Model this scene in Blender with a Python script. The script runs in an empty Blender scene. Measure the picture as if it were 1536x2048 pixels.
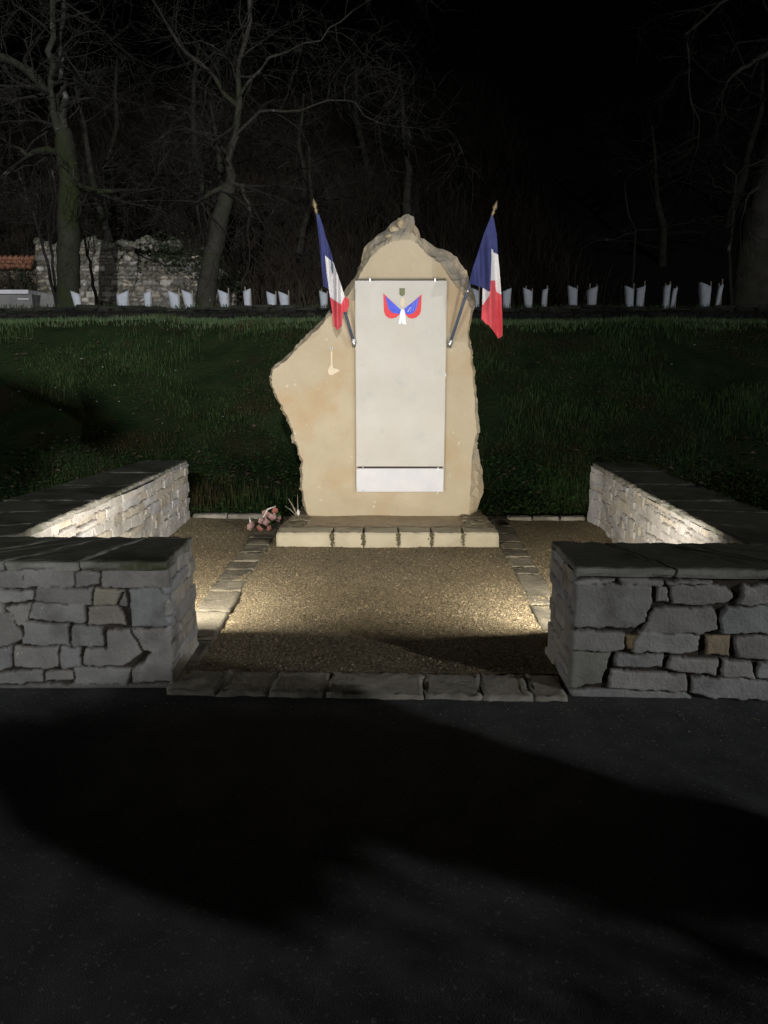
import bpy, bmesh, math, random
import numpy as np
from mathutils import Vector, Matrix

rad = math.radians
SC = bpy.context.scene
COL = SC.collection

# ------------------------------------------------------------------ camera
PITCH = rad(11.703)
CAM_H = 1.6
FPX = 1540.0
cam_data = bpy.data.cameras.new("camera")
cam_data.sensor_fit = 'HORIZONTAL'
cam_data.sensor_width = 36.0
cam_data.lens = 36.0 * FPX / 1536.0
cam_data.clip_start = 0.05
cam_data.clip_end = 1000
cam = bpy.data.objects.new("camera", cam_data)
cam.location = (0, 0, CAM_H)
cam.rotation_euler = (rad(90) - PITCH, 0, 0)
COL.objects.link(cam)
SC.camera = cam

# ------------------------------------------------------------------ night sky
W = bpy.data.worlds.new("World")
SC.world = W
W.use_nodes = True
wn = W.node_tree
for n in list(wn.nodes):
    wn.nodes.remove(n)
sky = wn.nodes.new('ShaderNodeTexSky')
sky.sky_type = 'NISHITA'
sky.sun_disc = False
sky.sun_elevation = rad(-4)
sky.sun_rotation = rad(200)
bg = wn.nodes.new('ShaderNodeBackground')
bg.inputs['Strength'].default_value = 0.02
wo = wn.nodes.new('ShaderNodeOutputWorld')
wn.links.new(sky.outputs[0], bg.inputs[0])
wn.links.new(bg.outputs[0], wo.inputs[0])

SC.view_settings.view_transform = 'Standard'
SC.view_settings.look = 'None'
SC.view_settings.exposure = 0.0
SC.view_settings.gamma = 1.0
SC.view_settings.use_curve_mapping = False

# ------------------------------------------------------------------ lamps
FLOOD_W = 46.0
FLOOD_COL = (1.0, 0.93, 0.82)
FLOOD_YAW = 4.0
FLOOD_TILT = 10.0
FLOODS = [(-1.24, 4.18, 0.455, -FLOOD_YAW), (1.12, 4.13, 0.455, FLOOD_YAW)]

def street_light(loc, watts, color, size=0.05):
    l = bpy.data.lights.new("street_light", 'POINT')
    l.energy = watts
    l.color = color
    l.shadow_soft_size = size
    o = bpy.data.objects.new("street_light", l)
    o.location = loc
    COL.objects.link(o)
    return o

street_light((22.0, -12.4, 9.0), 9000, (0.93, 0.96, 1.0))
street_light((-20.0, -10.0, 4.0), 2600, (0.93, 0.96, 1.0))
sl = bpy.data.lights.new("street_light", 'SPOT')
sl.energy = 105000; sl.color = (0.95, 0.97, 1.0); sl.shadow_soft_size = 0.15
sl.spot_size = rad(22); sl.spot_blend = 1.0
so = bpy.data.objects.new("street_light", sl)
so.location = (4.0, -45.0, 14.0)
so.rotation_euler = (Vector((-7.0, 22.0, 6.0)) - Vector(so.location)).to_track_quat('-Z', 'Y').to_euler()
COL.objects.link(so)

# ------------------------------------------------------------------ helpers
rng = np.random.default_rng(7)
random.seed(7)

def ray(px, py):
    dx = (px - 768.0) / FPX
    dy = -(py - 1024.0) / FPX
    cp, sp = math.cos(PITCH), math.sin(PITCH)
    return Vector((dx, cp + dy * sp, -sp + dy * cp))

def on_z(px, py, z=0.0):
    r = ray(px, py)
    return Vector((0, 0, CAM_H)) + r * ((z - CAM_H) / r.z)

def at_y(px, py, y):
    r = ray(px, py)
    return Vector((0, 0, CAM_H)) + r * (y / r.y)

def tag(o, label=None, cat=None, group=None, kind=None):
    if label: o['label'] = label
    if cat: o['category'] = cat
    if group: o['group'] = group
    if kind: o['kind'] = kind
    return o

def empty(name, loc=(0, 0, 0), rz=0.0):
    o = bpy.data.objects.new(name, None)
    o.location = loc
    o.rotation_euler = (0, 0, rz)
    o.empty_display_size = 0.1
    COL.objects.link(o)
    return o

def link_mesh(name, me, mats=None, parent=None, smooth=False):
    o = bpy.data.objects.new(name, me)
    COL.objects.link(o)
    for m in (mats if isinstance(mats, (list, tuple)) else [mats]):
        if m is not None:
            me.materials.append(m)
    if parent is not None:
        o.parent = parent
        o.matrix_parent_inverse = Matrix.Translation(-Vector(parent.location)) if parent.rotation_euler[2] == 0 else Matrix.Identity(4)
    if smooth:
        me.polygons.foreach_set('use_smooth', [True] * len(me.polygons))
    return o

def mesh_np(name, V, F, mats=None, parent=None, smooth=False, tint=None, mat_idx=None):
    """V (n,3) array; F list of index tuples or (m,k) array"""
    me = bpy.data.meshes.new(name)
    V = np.asarray(V, dtype=np.float32)
    if isinstance(F, np.ndarray):
        m, k = F.shape
        me.vertices.add(len(V))
        me.vertices.foreach_set('co', V.ravel())
        me.loops.add(m * k)
        me.loops.foreach_set('vertex_index', F.astype(np.int32).ravel())
        me.polygons.add(m)
        me.polygons.foreach_set('loop_start', np.arange(0, m * k, k, dtype=np.int32))
        me.update(calc_edges=True)
    else:
        me.from_pydata(V.tolist(), [], [list(f) for f in F])
    if mat_idx is not None:
        me.polygons.foreach_set('material_index', np.asarray(mat_idx, dtype=np.int32))
    if tint is not None:
        a = me.color_attributes.new('tint', 'FLOAT_COLOR', 'POINT')
        t = np.ones((len(V), 4), dtype=np.float32)
        t[:, :3] = tint
        a.data.foreach_set('color', t.ravel())
    me.validate()
    return link_mesh(name, me, mats, parent, smooth)

class MB:
    """collects pieces of one mesh"""
    def __init__(self):
        self.V = []; self.F = []; self.M = []
    def add(self, verts, faces, mi=0):
        b = len(self.V)
        self.V += [tuple(v) for v in verts]
        for f in faces:
            self.F.append(tuple(i + b for i in f)); self.M.append(mi)
    def box(self, c, s, R=None, mi=0):
        hx, hy, hz = s[0] / 2, s[1] / 2, s[2] / 2
        vs = [Vector((x * hx, y * hy, z * hz)) for x in (-1, 1) for y in (-1, 1) for z in (-1, 1)]
        if R is not None: vs = [R @ v for v in vs]
        c = Vector(c)
        self.add([v + c for v in vs], [(0, 1, 3, 2), (4, 6, 7, 5), (0, 4, 5, 1), (2, 3, 7, 6), (0, 2, 6, 4), (1, 5, 7, 3)], mi)
    def tube(self, pts, radii, n=6, cap=True, mi=0):
        pts = [Vector(p) for p in pts]
        rings = []
        up = Vector((0.13, 0.31, 0.94))
        for i, p in enumerate(pts):
            d = (pts[min(i + 1, len(pts) - 1)] - pts[max(i - 1, 0)]).normalized()
            a = d.cross(up)
            if a.length < 1e-3: a = d.cross(Vector((1, 0, 0)))
            a.normalize(); b = d.cross(a)
            r = radii[i] if isinstance(radii, (list, tuple)) else radii
            rings.append([p + (a * math.cos(t) + b * math.sin(t)) * r for t in [2 * math.pi * k / n for k in range(n)]])
        vs = [v for r in rings for v in r]
        fs = []
        for i in range(len(rings) - 1):
            for k in range(n):
                k2 = (k + 1) % n
                fs.append((i * n + k, i * n + k2, (i + 1) * n + k2, (i + 1) * n + k))
        if cap:
            fs.append(tuple(range(n))[::-1])
            fs.append(tuple((len(rings) - 1) * n + k for k in range(n)))
        self.add(vs, fs, mi)
    def lathe(self, base, axis, prof, n=12, mi=0):
        base = Vector(base); axis = Vector(axis).normalized()
        self.tube([base + axis * h for h, r in prof], [max(r, 1e-4) for h, r in prof], n, True, mi)
    def build(self, name, mats=None, parent=None, smooth=False):
        return mesh_np(name, np.array(self.V), self.F, mats, parent, smooth, mat_idx=self.M)

# value noise -------------------------------------------------------
_LAT = rng.random((4, 256, 256)).astype(np.float64) * 2 - 1
def vnoise(x, y, ch=0):
    x = np.asarray(x, float); y = np.asarray(y, float)
    xi = np.floor(x).astype(int); yi = np.floor(y).astype(int)
    fx = x - xi; fy = y - yi
    fx = fx * fx * (3 - 2 * fx); fy = fy * fy * (3 - 2 * fy)
    L = _LAT[ch]
    g = lambda a, b: L[a & 255, b & 255]
    return (g(xi, yi) * (1 - fx) + g(xi + 1, yi) * fx) * (1 - fy) + (g(xi, yi + 1) * (1 - fx) + g(xi + 1, yi + 1) * fx) * fy
def fbm(x, y, oct=4, ch=0, gain=0.5):
    s = 0; a = 1; f = 1
    for i in range(oct):
        s = s + a * vnoise(x * f + 17.3 * i, y * f + 9.1 * i, ch); a *= gain; f *= 2.03
    return s

# materials ---------------------------------------------------------
def mat(name, c1, c2=None, scale=4.0, rough=0.85, detail=6, bump=0.0, bump_scale=60.0, bump_dist=0.01,
        tint=False, patch=None, patch2=None, island=0.0, metallic=0.0, spec=0.3, ramp=(0.35, 0.65), vor=None, transl=0.0):
    m = bpy.data.materials.new(name)
    m.use_nodes = True
    nt = m.node_tree; N = nt.nodes; L = nt.links
    p = N['Principled BSDF']
    p.inputs['Roughness'].default_value = rough
    p.inputs['Metallic'].default_value = metallic
    p.inputs['Specular IOR Level'].default_value = spec
    tc = N.new('ShaderNodeTexCoord')
    def noise(s, d=detail, off=0.0):
        n = N.new('ShaderNodeTexNoise'); n.inputs['Scale'].default_value = s; n.inputs['Detail'].default_value = d
        n.inputs['Roughness'].default_value = 0.6
        if off:
            mp = N.new('ShaderNodeMapping'); mp.inputs['Location'].default_value = (off, off * 1.7, -off)
            L.new(tc.outputs['Object'], mp.inputs[0]); L.new(mp.outputs[0], n.inputs['Vector'])
        else:
            L.new(tc.outputs['Object'], n.inputs['Vector'])
        return n
    def ramp_of(sock, a, b):
        r = N.new('ShaderNodeMapRange'); r.inputs[1].default_value = a; r.inputs[2].default_value = b
        L.new(sock, r.inputs[0]); return r.outputs[0]
    def mix(fac, a, b, mode='MIX'):
        x = N.new('ShaderNodeMix'); x.data_type = 'RGBA'; x.blend_type = mode
        if isinstance(fac, float): x.inputs[0].default_value = fac
        else: L.new(fac, x.inputs[0])
        for s, i in ((a, 6), (b, 7)):
            if isinstance(s, tuple): x.inputs[i].default_value = (*s[:3], 1)
            else: L.new(s, x.inputs[i])
        return x.outputs[2]
    if c2 is None:
        c = mix(0.0, c1, c1)
    else:
        c = mix(ramp_of(noise(scale).outputs[0], *ramp), c1, c2)
    for k, pt in enumerate((patch, patch2)):
        if pt:   # (color, scale, lo, hi)
            c = mix(ramp_of(noise(pt[1], 5, 3.7 + 5 * k).outputs[0], pt[2], pt[3]), c, pt[0])
    if tint:
        at = N.new('ShaderNodeAttribute'); at.attribute_name = 'tint'
        c = mix(1.0, c, at.outputs['Color'], 'MULTIPLY')
    if island:
        g = N.new('ShaderNodeNewGeometry')
        v = N.new('ShaderNodeMapRange'); v.inputs[3].default_value = 1 - island; v.inputs[4].default_value = 1 + island
        L.new(g.outputs['Random Per Island'], v.inputs[0])
        cc = N.new('ShaderNodeCombineColor')
        for i in range(3): L.new(v.outputs[0], cc.inputs[i])
        c = mix(1.0, c, cc.outputs[0], 'MULTIPLY')
    L.new(c, p.inputs['Base Color'])
    if bump:
        b = N.new('ShaderNodeBump'); b.inputs['Strength'].default_value = bump; b.inputs['Distance'].default_value = bump_dist
        src = noise(bump_scale, 8, 1.3).outputs[0]
        if vor:
            vv = N.new('ShaderNodeTexVoronoi'); vv.inputs['Scale'].default_value = vor
            L.new(tc.outputs['Object'], vv.inputs['Vector'])
            ad = N.new('ShaderNodeMath'); ad.operation = 'SUBTRACT'
            L.new(src, ad.inputs[0]); L.new(vv.outputs['Distance'], ad.inputs[1]); src = ad.outputs[0]
        L.new(src, b.inputs['Height']); L.new(b.outputs[0], p.inputs['Normal'])
    if transl:
        p.inputs['Subsurface Weight'].default_value = 0.0
        t = N.new('ShaderNodeBsdfTranslucent'); L.new(c, t.inputs['Color'])
        ms = N.new('ShaderNodeMixShader'); ms.inputs[0].default_value = transl
        L.new(p.outputs[0], ms.inputs[1]); L.new(t.outputs[0], ms.inputs[2])
        L.new(ms.outputs[0], N['Material Output'].inputs['Surface'])
    return m

M = {}
M['asphalt'] = mat('asphalt', (0.055, 0.055, 0.057), (0.092, 0.092, 0.09), 5, 0.9, bump=0.7, bump_scale=260, bump_dist=0.005, vor=230,
                   patch=((0.028, 0.028, 0.029), 1.1, 0.55, 0.75), patch2=((0.20, 0.195, 0.18), 75, 0.60, 0.68))
M['gravel_base'] = mat('gravel_base', (0.15, 0.12, 0.071), (0.215, 0.175, 0.107), 30, 0.95, bump=1.0, bump_scale=120, bump_dist=0.01, vor=60)
M['pebble'] = mat('pebble', (0.185, 0.15, 0.09), (0.27, 0.22, 0.137), 2.0, 0.85, island=0.65)
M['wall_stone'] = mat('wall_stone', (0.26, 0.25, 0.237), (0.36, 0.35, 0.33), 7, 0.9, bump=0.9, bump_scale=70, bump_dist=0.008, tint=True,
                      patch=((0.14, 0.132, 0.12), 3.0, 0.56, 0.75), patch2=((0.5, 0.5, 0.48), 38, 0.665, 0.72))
M['coping_stone'] = mat('coping_stone', (0.19, 0.185, 0.165), (0.26, 0.25, 0.225), 6, 0.95, tint=True, bump=0.8, bump_scale=40, bump_dist=0.01,
                        patch=((0.06, 0.065, 0.035), 2.4, 0.5, 0.68), patch2=((0.42, 0.41, 0.38), 14, 0.7, 0.78))
M['kerb_stone'] = mat('kerb_stone', (0.26, 0.24, 0.195), (0.40, 0.365, 0.30), 6, 0.9, bump=0.9, bump_scale=22, bump_dist=0.015,
                      patch=((0.10, 0.10, 0.07), 3.0, 0.52, 0.68))
M['paving_stone'] = mat('paving_stone', (0.15, 0.135, 0.098), (0.215, 0.19, 0.14), 5, 0.9, bump=1.0, bump_scale=26, bump_dist=0.014, tint=True,
                        patch=((0.075, 0.07, 0.052), 3.2, 0.5, 0.66))
M['sandstone'] = mat('sandstone', (0.405, 0.34, 0.232), (0.475, 0.405, 0.288), 1.6, 0.9, bump=0.5, bump_scale=26, bump_dist=0.01, tint=True,
                     patch=((0.42, 0.305, 0.178), 1.4, 0.48, 0.68), patch2=((0.58, 0.51, 0.40), 14, 0.66, 0.72))
M['plinth_stone'] = mat('plinth_stone', (0.36, 0.32, 0.23), (0.43, 0.385, 0.28), 5, 0.9, bump=0.4, bump_scale=30, bump_dist=0.008, tint=True)
M['plinth_top'] = mat('plinth_top', (0.34, 0.275, 0.18), (0.43, 0.35, 0.235), 9, 0.95, bump=0.8, bump_scale=70, bump_dist=0.01)
M['moss'] = mat('moss', (0.09, 0.08, 0.045), (0.15, 0.135, 0.08), 30, 0.95, bump=1.0, bump_scale=90)
M['plaque'] = mat('plaque', (0.49, 0.468, 0.42), (0.55, 0.53, 0.49), 2.2, 0.6, bump=0.05, bump_scale=60, patch=((0.54, 0.49, 0.425), 1.7, 0.48, 0.72), patch2=((0.42, 0.42, 0.418), 5, 0.58, 0.8))
M['plaque_low'] = mat('plaque_low', (0.58, 0.58, 0.61), (0.64, 0.635, 0.64), 6, 0.5, patch=((0.62, 0.62, 0.62), 6, 0.62, 0.8))
M['metal'] = mat('metal', (0.5, 0.5, 0.5), None, rough=0.35, metallic=0.9)
M['dark_gap'] = mat('dark_gap', (0.05, 0.04, 0.03))  # near-black colour standing in for shade in the plaque gap and fixing hole
M['pole'] = mat('pole', (0.06, 0.085, 0.14), (0.09, 0.11, 0.16), 20, 0.5)
M['brass'] = mat('brass', (0.22, 0.165, 0.09), (0.28, 0.215, 0.13), 30, 0.5, metallic=0.6)
M['flag_blue'] = mat('flag_blue', (0.04, 0.048, 0.155), (0.05, 0.06, 0.185), 12, 0.85, transl=0.15)
M['flag_white'] = mat('flag_white', (0.72, 0.70, 0.72), (0.76, 0.75, 0.76), 12, 0.85, transl=0.15)
M['flag_red'] = mat('flag_red', (0.66, 0.085, 0.105), (0.72, 0.105, 0.125), 12, 0.85, transl=0.15)
M['em_blue'] = mat('emblem_blue', (0.05, 0.08, 0.62), (0.08, 0.12, 0.7), 40, 0.5)
M['em_red'] = mat('emblem_red', (0.62, 0.035, 0.04), (0.7, 0.06, 0.07), 40, 0.5)
M['em_white'] = mat('emblem_white', (0.85, 0.85, 0.86), None, rough=0.5)
M['em_green'] = mat('emblem_green', (0.14, 0.15, 0.07), (0.17, 0.175, 0.09), 60, 0.5)
M['em_peach'] = mat('emblem_peach', (0.68, 0.57, 0.43), (0.64, 0.56, 0.46), 60, 0.6)
M['soil'] = mat('soil', (0.014, 0.028, 0.010), (0.028, 0.038, 0.016), 3, 0.95, bump=1, bump_scale=20, bump_dist=0.03, patch=((0.03, 0.024, 0.013), 1.3, 0.55, 0.7), spec=0.03)
M['grass'] = mat('grass', (0.050, 0.090, 0.030), (0.064, 0.097, 0.037), 0.9, 0.8, island=0.5, transl=0.3, patch=((0.06, 0.052, 0.024), 0.7, 0.48, 0.62), spec=0.03)
M['lit_ridge_grass'] = mat('lit_ridge_grass', (0.085, 0.135, 0.055), (0.115, 0.155, 0.08), 0.9, 0.8, island=0.45, transl=0.25, spec=0.03)  # lighter copy of the grass; lamplight on the crest is in the colour
M['leaf'] = mat('dead_leaf', (0.05, 0.038, 0.022), (0.10, 0.076, 0.05), 3, 0.9, island=0.6)
M['weed'] = mat('weed', (0.03, 0.065, 0.02), (0.045, 0.085, 0.03), 5, 0.7, island=0.5, transl=0.2, spec=0.03)
M['daisy'] = mat('daisy', (0.5, 0.5, 0.46), None, rough=0.8)
M['rubble'] = mat('rubble', (0.24, 0.225, 0.20), (0.36, 0.34, 0.30), 2.0, 0.95, bump=0.8, bump_scale=18, bump_dist=0.03, tint=True,
                  patch=((0.05, 0.055, 0.03), 0.9, 0.55, 0.7))
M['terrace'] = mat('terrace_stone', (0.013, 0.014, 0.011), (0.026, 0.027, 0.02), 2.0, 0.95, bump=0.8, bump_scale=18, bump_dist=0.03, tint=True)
M['bark'] = mat('bark', (0.022, 0.022, 0.015), (0.035, 0.034, 0.024), 3, 0.95, bump=1, bump_scale=14, bump_dist=0.04, patch=((0.022, 0.03, 0.008), 0.9, 0.45, 0.6))
M['bark_pale'] = mat('bark_pale', (0.024, 0.024, 0.017), (0.04, 0.039, 0.03), 3, 0.95, bump=1, bump_scale=14, bump_dist=0.04, patch=((0.15, 0.147, 0.14), 2.2, 0.56, 0.63))
M['bark_dark'] = mat('bark_dark', (0.03, 0.03, 0.032), (0.04, 0.04, 0.04), 3, 0.95, bump=0.6, bump_scale=12, bump_dist=0.03)
M['bark_grey'] = mat('bark_grey', (0.026, 0.024, 0.019), (0.05, 0.046, 0.038), 3, 0.95, bump=1, bump_scale=14, bump_dist=0.04, patch=((0.03, 0.032, 0.014), 1.0, 0.5, 0.68), patch2=((0.2, 0.19, 0.18), 5, 0.68, 0.75))
M['twig'] = mat('twig', (0.010, 0.009, 0.007), (0.023, 0.021, 0.017), 1.2, 0.9, patch=((0.085, 0.08, 0.072), 2.2, 0.63, 0.70))
M['brush'] = mat('brush', (0.016, 0.012, 0.008), (0.04, 0.031, 0.022), 0.6, 0.95, island=0.5)
M['hill'] = mat('hill', (0.006, 0.005, 0.004), (0.012, 0.010, 0.007), 0.35, 0.95, bump=1, bump_scale=2, bump_dist=0.3)
M['guard'] = mat('tree_guard', (0.48, 0.505, 0.55), (0.58, 0.605, 0.65), 9, 0.6, transl=0.2)
M['stake'] = mat('stake', (0.22, 0.19, 0.14), (0.28, 0.24, 0.18), 20, 0.9)
M['roof_tile'] = mat('roof_tile', (0.30, 0.13, 0.075), (0.40, 0.19, 0.11), 4, 0.9, bump=0.6, bump_scale=20, bump_dist=0.02)
M['petal'] = mat('petal', (0.27, 0.15, 0.14), (0.36, 0.24, 0.22), 25, 0.8, island=0.3, transl=0.2)
M['petal_red'] = mat('petal_red', (0.30, 0.11, 0.08), (0.34, 0.17, 0.13), 25, 0.8, transl=0.2)
M['pale_wrap'] = mat('pale_wrap', (0.6, 0.56, 0.5), None, rough=0.6)
M['housing'] = mat('lamp_housing', (0.03, 0.03, 0.03), None, rough=0.5)
M['concrete'] = mat('concrete', (0.17, 0.165, 0.16), (0.22, 0.21, 0.2), 3, 0.9, bump=0.4, bump_scale=30)
M['white_paint'] = mat('white_paint', (0.6, 0.6, 0.62), None, rough=0.5)
M['ivy'] = mat('ivy', (0.02, 0.032, 0.012), (0.035, 0.045, 0.02), 4, 0.8, island=0.5)

# ------------------------------------------------------------------ terrain
RIDGE_Y = 12.6
def terrain_z(x, y):
    x = np.asarray(x, float); y = np.asarray(y, float)
    t = np.clip((y - 8.1) / (RIDGE_Y - 8.1), 0, 1)
    s = t * t * (3 - 2 * t) * 0.35 + t * 0.65
    z = 2.0 * s + 0.13 * np.clip((y - 7.55) / 0.6, 0, 1) - 0.06 * np.clip((y - 8.1) / 2.0, 0, 1)
    z = z + 0.035 * np.clip(y - RIDGE_Y, 0, 6.4)
    z = z + 0.30 * np.clip((y - 18.2) / 0.3, 0, 1)
    hill = np.clip(y - 31, 0, 200)
    z = z + hill * 0.55
    amp = np.clip((y - 7.7) / 1.5, 0, 1)
    z = z + amp * (0.065 * fbm(x * 0.8, y * 0.8, 3, 0) + 0.02 * fbm(x * 3, y * 3, 2, 1))
    return z - 0.035

def grid_mesh(name, xs, ys, zfn, m, kind='structure', smooth=True):
    X, Y = np.meshgrid(xs, ys)
    Z = zfn(X, Y)
    V = np.stack([X.ravel(), Y.ravel(), Z.ravel()], 1)
    nx, ny = len(xs), len(ys)
    i = np.arange((ny - 1) * nx).reshape(ny - 1, nx)[:, :-1].ravel()
    F = np.stack([i, i + 1, i + nx + 1, i + nx], 1)
    o = mesh_np(name, V, F, m, smooth=smooth)
    o['kind'] = kind
    return o

ys = np.concatenate([np.linspace(3.45, 7.4, 12), np.arange(7.5, 19.5, 0.09), np.arange(19.6, 32, 0.8)])
xs = np.concatenate([np.linspace(-45, -8.4, 30), np.arange(-8, 8.01, 0.12), np.linspace(8.4, 45, 30)])
grid_mesh('grass_bank', xs, ys, terrain_z, M['soil'])
grid_mesh('hill', np.linspace(-110, 110, 90), np.arange(31.2, 130, 2.2), lambda x, y: terrain_z(x, y) + 0.3 * fbm(x * .3, y * .3, 3, 2), M['hill'])
grid_mesh('asphalt', np.linspace(-60, 60, 3), np.array([-60., 0, 3.52]), lambda x, y: 0 * x - 0.012, M['asphalt'])
grid_mesh('ground', np.linspace(-400, 400, 3), np.linspace(-400, 400, 3), lambda x, y: 0 * x - 0.12, M['soil'])
def gz(x, y): return 0.010 * fbm(x * 1.3, y * 1.3, 3, 1) + 0.004 * fbm(x * 9, y * 9, 2, 2)
grid_mesh('gravel_court', np.linspace(-2.2, 2.2, 120), np.linspace(3.66, 7.5, 110), gz, M['gravel_base'])

# loose gravel: countless pebbles, one object
def pebbles(n):
    x = rng.uniform(-2.05, 2.05, n); y = 3.7 + (7.45 - 3.7) * rng.random(n) ** 1.25
    keep = ~((np.abs(x) < 0.93) & (y > 6.29))
    x, y = x[keep], y[keep]; n = len(x)
    r = rng.uniform(0.002, 0.0050, n) * (1 + 1.1 * (rng.random(n) > 0.95))
    z = gz(x, y) + r * 0.3
    base = np.array([[1, 0, 0], [0, 1, 0], [-1, 0, 0], [0, -1, 0], [0, 0, 0.8], [0, 0, -0.8]], float)
    a = rng.uniform(0, 6.28, n); ca, sa = np.cos(a), np.sin(a)
    J = base[None] * (1 + rng.uniform(-0.35, 0.35, (n, 6, 3))) * r[:, None, None]
    J[:, :, 0] *= 1.25
    P = np.empty_like(J)
    P[:, :, 0] = J[:, :, 0] * ca[:, None] - J[:, :, 1] * sa[:, None] + x[:, None]
    P[:, :, 1] = J[:, :, 0] * sa[:, None] + J[:, :, 1] * ca[:, None] + y[:, None]
    P[:, :, 2] = J[:, :, 2] + z[:, None]
    f = np.array([[0, 1, 4], [1, 2, 4], [2, 3, 4], [3, 0, 4]])
    F = (f[None] + (np.arange(n) * 6)[:, None, None]).reshape(-1, 3)
    return P.reshape(-1, 3), F
PV, PF = pebbles(150000)
o = mesh_np('gravel', PV, PF, M['pebble'])
tag(o, 'ochre loose gravel covering the court inside the low stone walls', 'gravel', kind='stuff')

# grass: blades ------------------------------------------------------
def blades(x, y, hmin, hmax, w, lean=0.5):
    n = len(x)
    z = terrain_z(x, y) - 0.01
    h = rng.uniform(hmin, hmax, n); a = rng.uniform(0, 6.28, n); l = rng.uniform(0.1, lean, n) * h
    la = rng.uniform(0, 6.28, n)
    ww = w * rng.uniform(0.6, 1.3, n)
    P = np.empty((n, 5, 3))
    cx, cy = np.cos(a) * ww, np.sin(a) * ww
    dx, dy = np.cos(la) * l, np.sin(la) * l
    P[:, 0] = np.stack([x - cx, y - cy, z], 1); P[:, 1] = np.stack([x + cx, y + cy, z], 1)
    P[:, 2] = np.stack([x + cx * .8 + dx * .35, y + cy * .8 + dy * .35, z + h * .6], 1)
    P[:, 3] = np.stack([x - cx * .8 + dx * .35, y - cy * .8 + dy * .35, z + h * .6], 1)
    P[:, 4] = np.stack([x + dx, y + dy, z + h], 1)
    b = (np.arange(n) * 5)[:, None]
    T = np.concatenate([b + np.array([[0, 1, 2]]), b + np.array([[0, 2, 3]]), b + np.array([[3, 2, 4]])], 0)
    return P.reshape(-1, 3), T
n = 110000
y = rng.uniform(7.62, 13.0, n); x = rng.uniform(-1, 1, n) * (0.52 * y + 0.5)
dens = 0.55 + 0.95 * fbm(x * 0.9, y * 0.9, 3, 3)
k = rng.random(n) < dens
x, y = x[k], y[k]
tall = np.clip(0.4 + 0.9 * fbm(x * 1.1 + 40, y * 1.1, 2, 0), 0.15, 1.2)
V1, T1 = blades(x, y, 0.03, 0.08, 0.003)
zt = V1.reshape(-1, 5, 3); base = zt[:, :1, 2].copy(); zt[:, :, 2] = base + (zt[:, :, 2] - base) * (0.5 + 1.5 * tall[:, None])
o = mesh_np('grass', zt.reshape(-1, 3), T1, M['grass'])
tag(o, 'dim green grass growing over the bank behind the stele', 'grass', kind='stuff')
n = 45000
y = rng.uniform(12.3, 18.3, n); x = rng.uniform(-1, 1, n) * (0.52 * y + 0.5)
V1, T1 = blades(x, y, 0.04, 0.12, 0.005)
o = mesh_np('lit_ridge_grass', V1, T1, M['lit_ridge_grass'])
tag(o, 'grass along the flat crest of the bank, lamplight painted into its colour', 'grass', kind='stuff')
# ground cover and dead leaves at the foot of the bank
def leaf_cards(x, y, s, up):
    n = len(x); z = terrain_z(x, y) + up
    a = rng.uniform(0, 6.28, n); t = rng.uniform(-0.9, 0.9, n); s = s * rng.uniform(0.6, 1.4, n)
    u = np.stack([np.cos(a), np.sin(a), t * .5], 1) * s[:, None]
    v = np.stack([-np.sin(a), np.cos(a), rng.uniform(-.7, .7, n)], 1) * (s * .55)[:, None]
    c = np.stack([x, y, z], 1)
    P = np.stack([c - u, c + v + np.array([0, 0, .25]) * s[:, None], c + u, c - v + np.array([0, 0, .25]) * s[:, None]], 1)
    b = (np.arange(n) * 4)[:, None]
    return P.reshape(-1, 3), np.concatenate([b + np.array([[0, 1, 2]]), b + np.array([[0, 2, 3]])], 0)
n = 22000
y = 7.58 + 1.5 * rng.random(n) ** 1.6; x = rng.uniform(-4.2, 4.2, n)
k = rng.random(n) < 0.65 + 0.6 * fbm(x * 1.6, y * 1.6, 2, 2)
V1, T1 = leaf_cards(x[k], y[k], 0.02, rng.uniform(0.0, 0.09, k.sum()))
tag(mesh_np('ground_cover', V1, T1, M['weed']), 'low dark green leafy ground cover at the foot of the bank', 'ground cover', kind='stuff')
n = 2600
y = np.concatenate([rng.uniform(7.7, 9.6, n // 2), rng.uniform(7.8, 12.5, n // 2)]); x = rng.uniform(-1, 1, len(y)) * (0.5 * y)
k = rng.random(len(y)) < 0.5 + 0.9 * fbm(x * 1.3 + 9, y * 1.3, 2, 1)
V1, T1 = leaf_cards(x[k], y[k], 0.028, 0.05)
tag(mesh_np('dead_leaves', V1, T1, M['leaf']), 'brown dead leaves lying scattered in the grass of the bank', 'leaves', kind='stuff')
n = 46
y = rng.uniform(9.5, 12.3, n); x = np.where(rng.random(n) < .75, rng.uniform(-5, -1.6, n), rng.uniform(1.5, 5, n))
V1, T1 = leaf_cards(x, y, 0.016, 0.1)
tag(mesh_np('daisies', V1, T1, M['daisy']), 'tiny white flowers dotted over the dark grass', 'flowers', kind='stuff')

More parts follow.
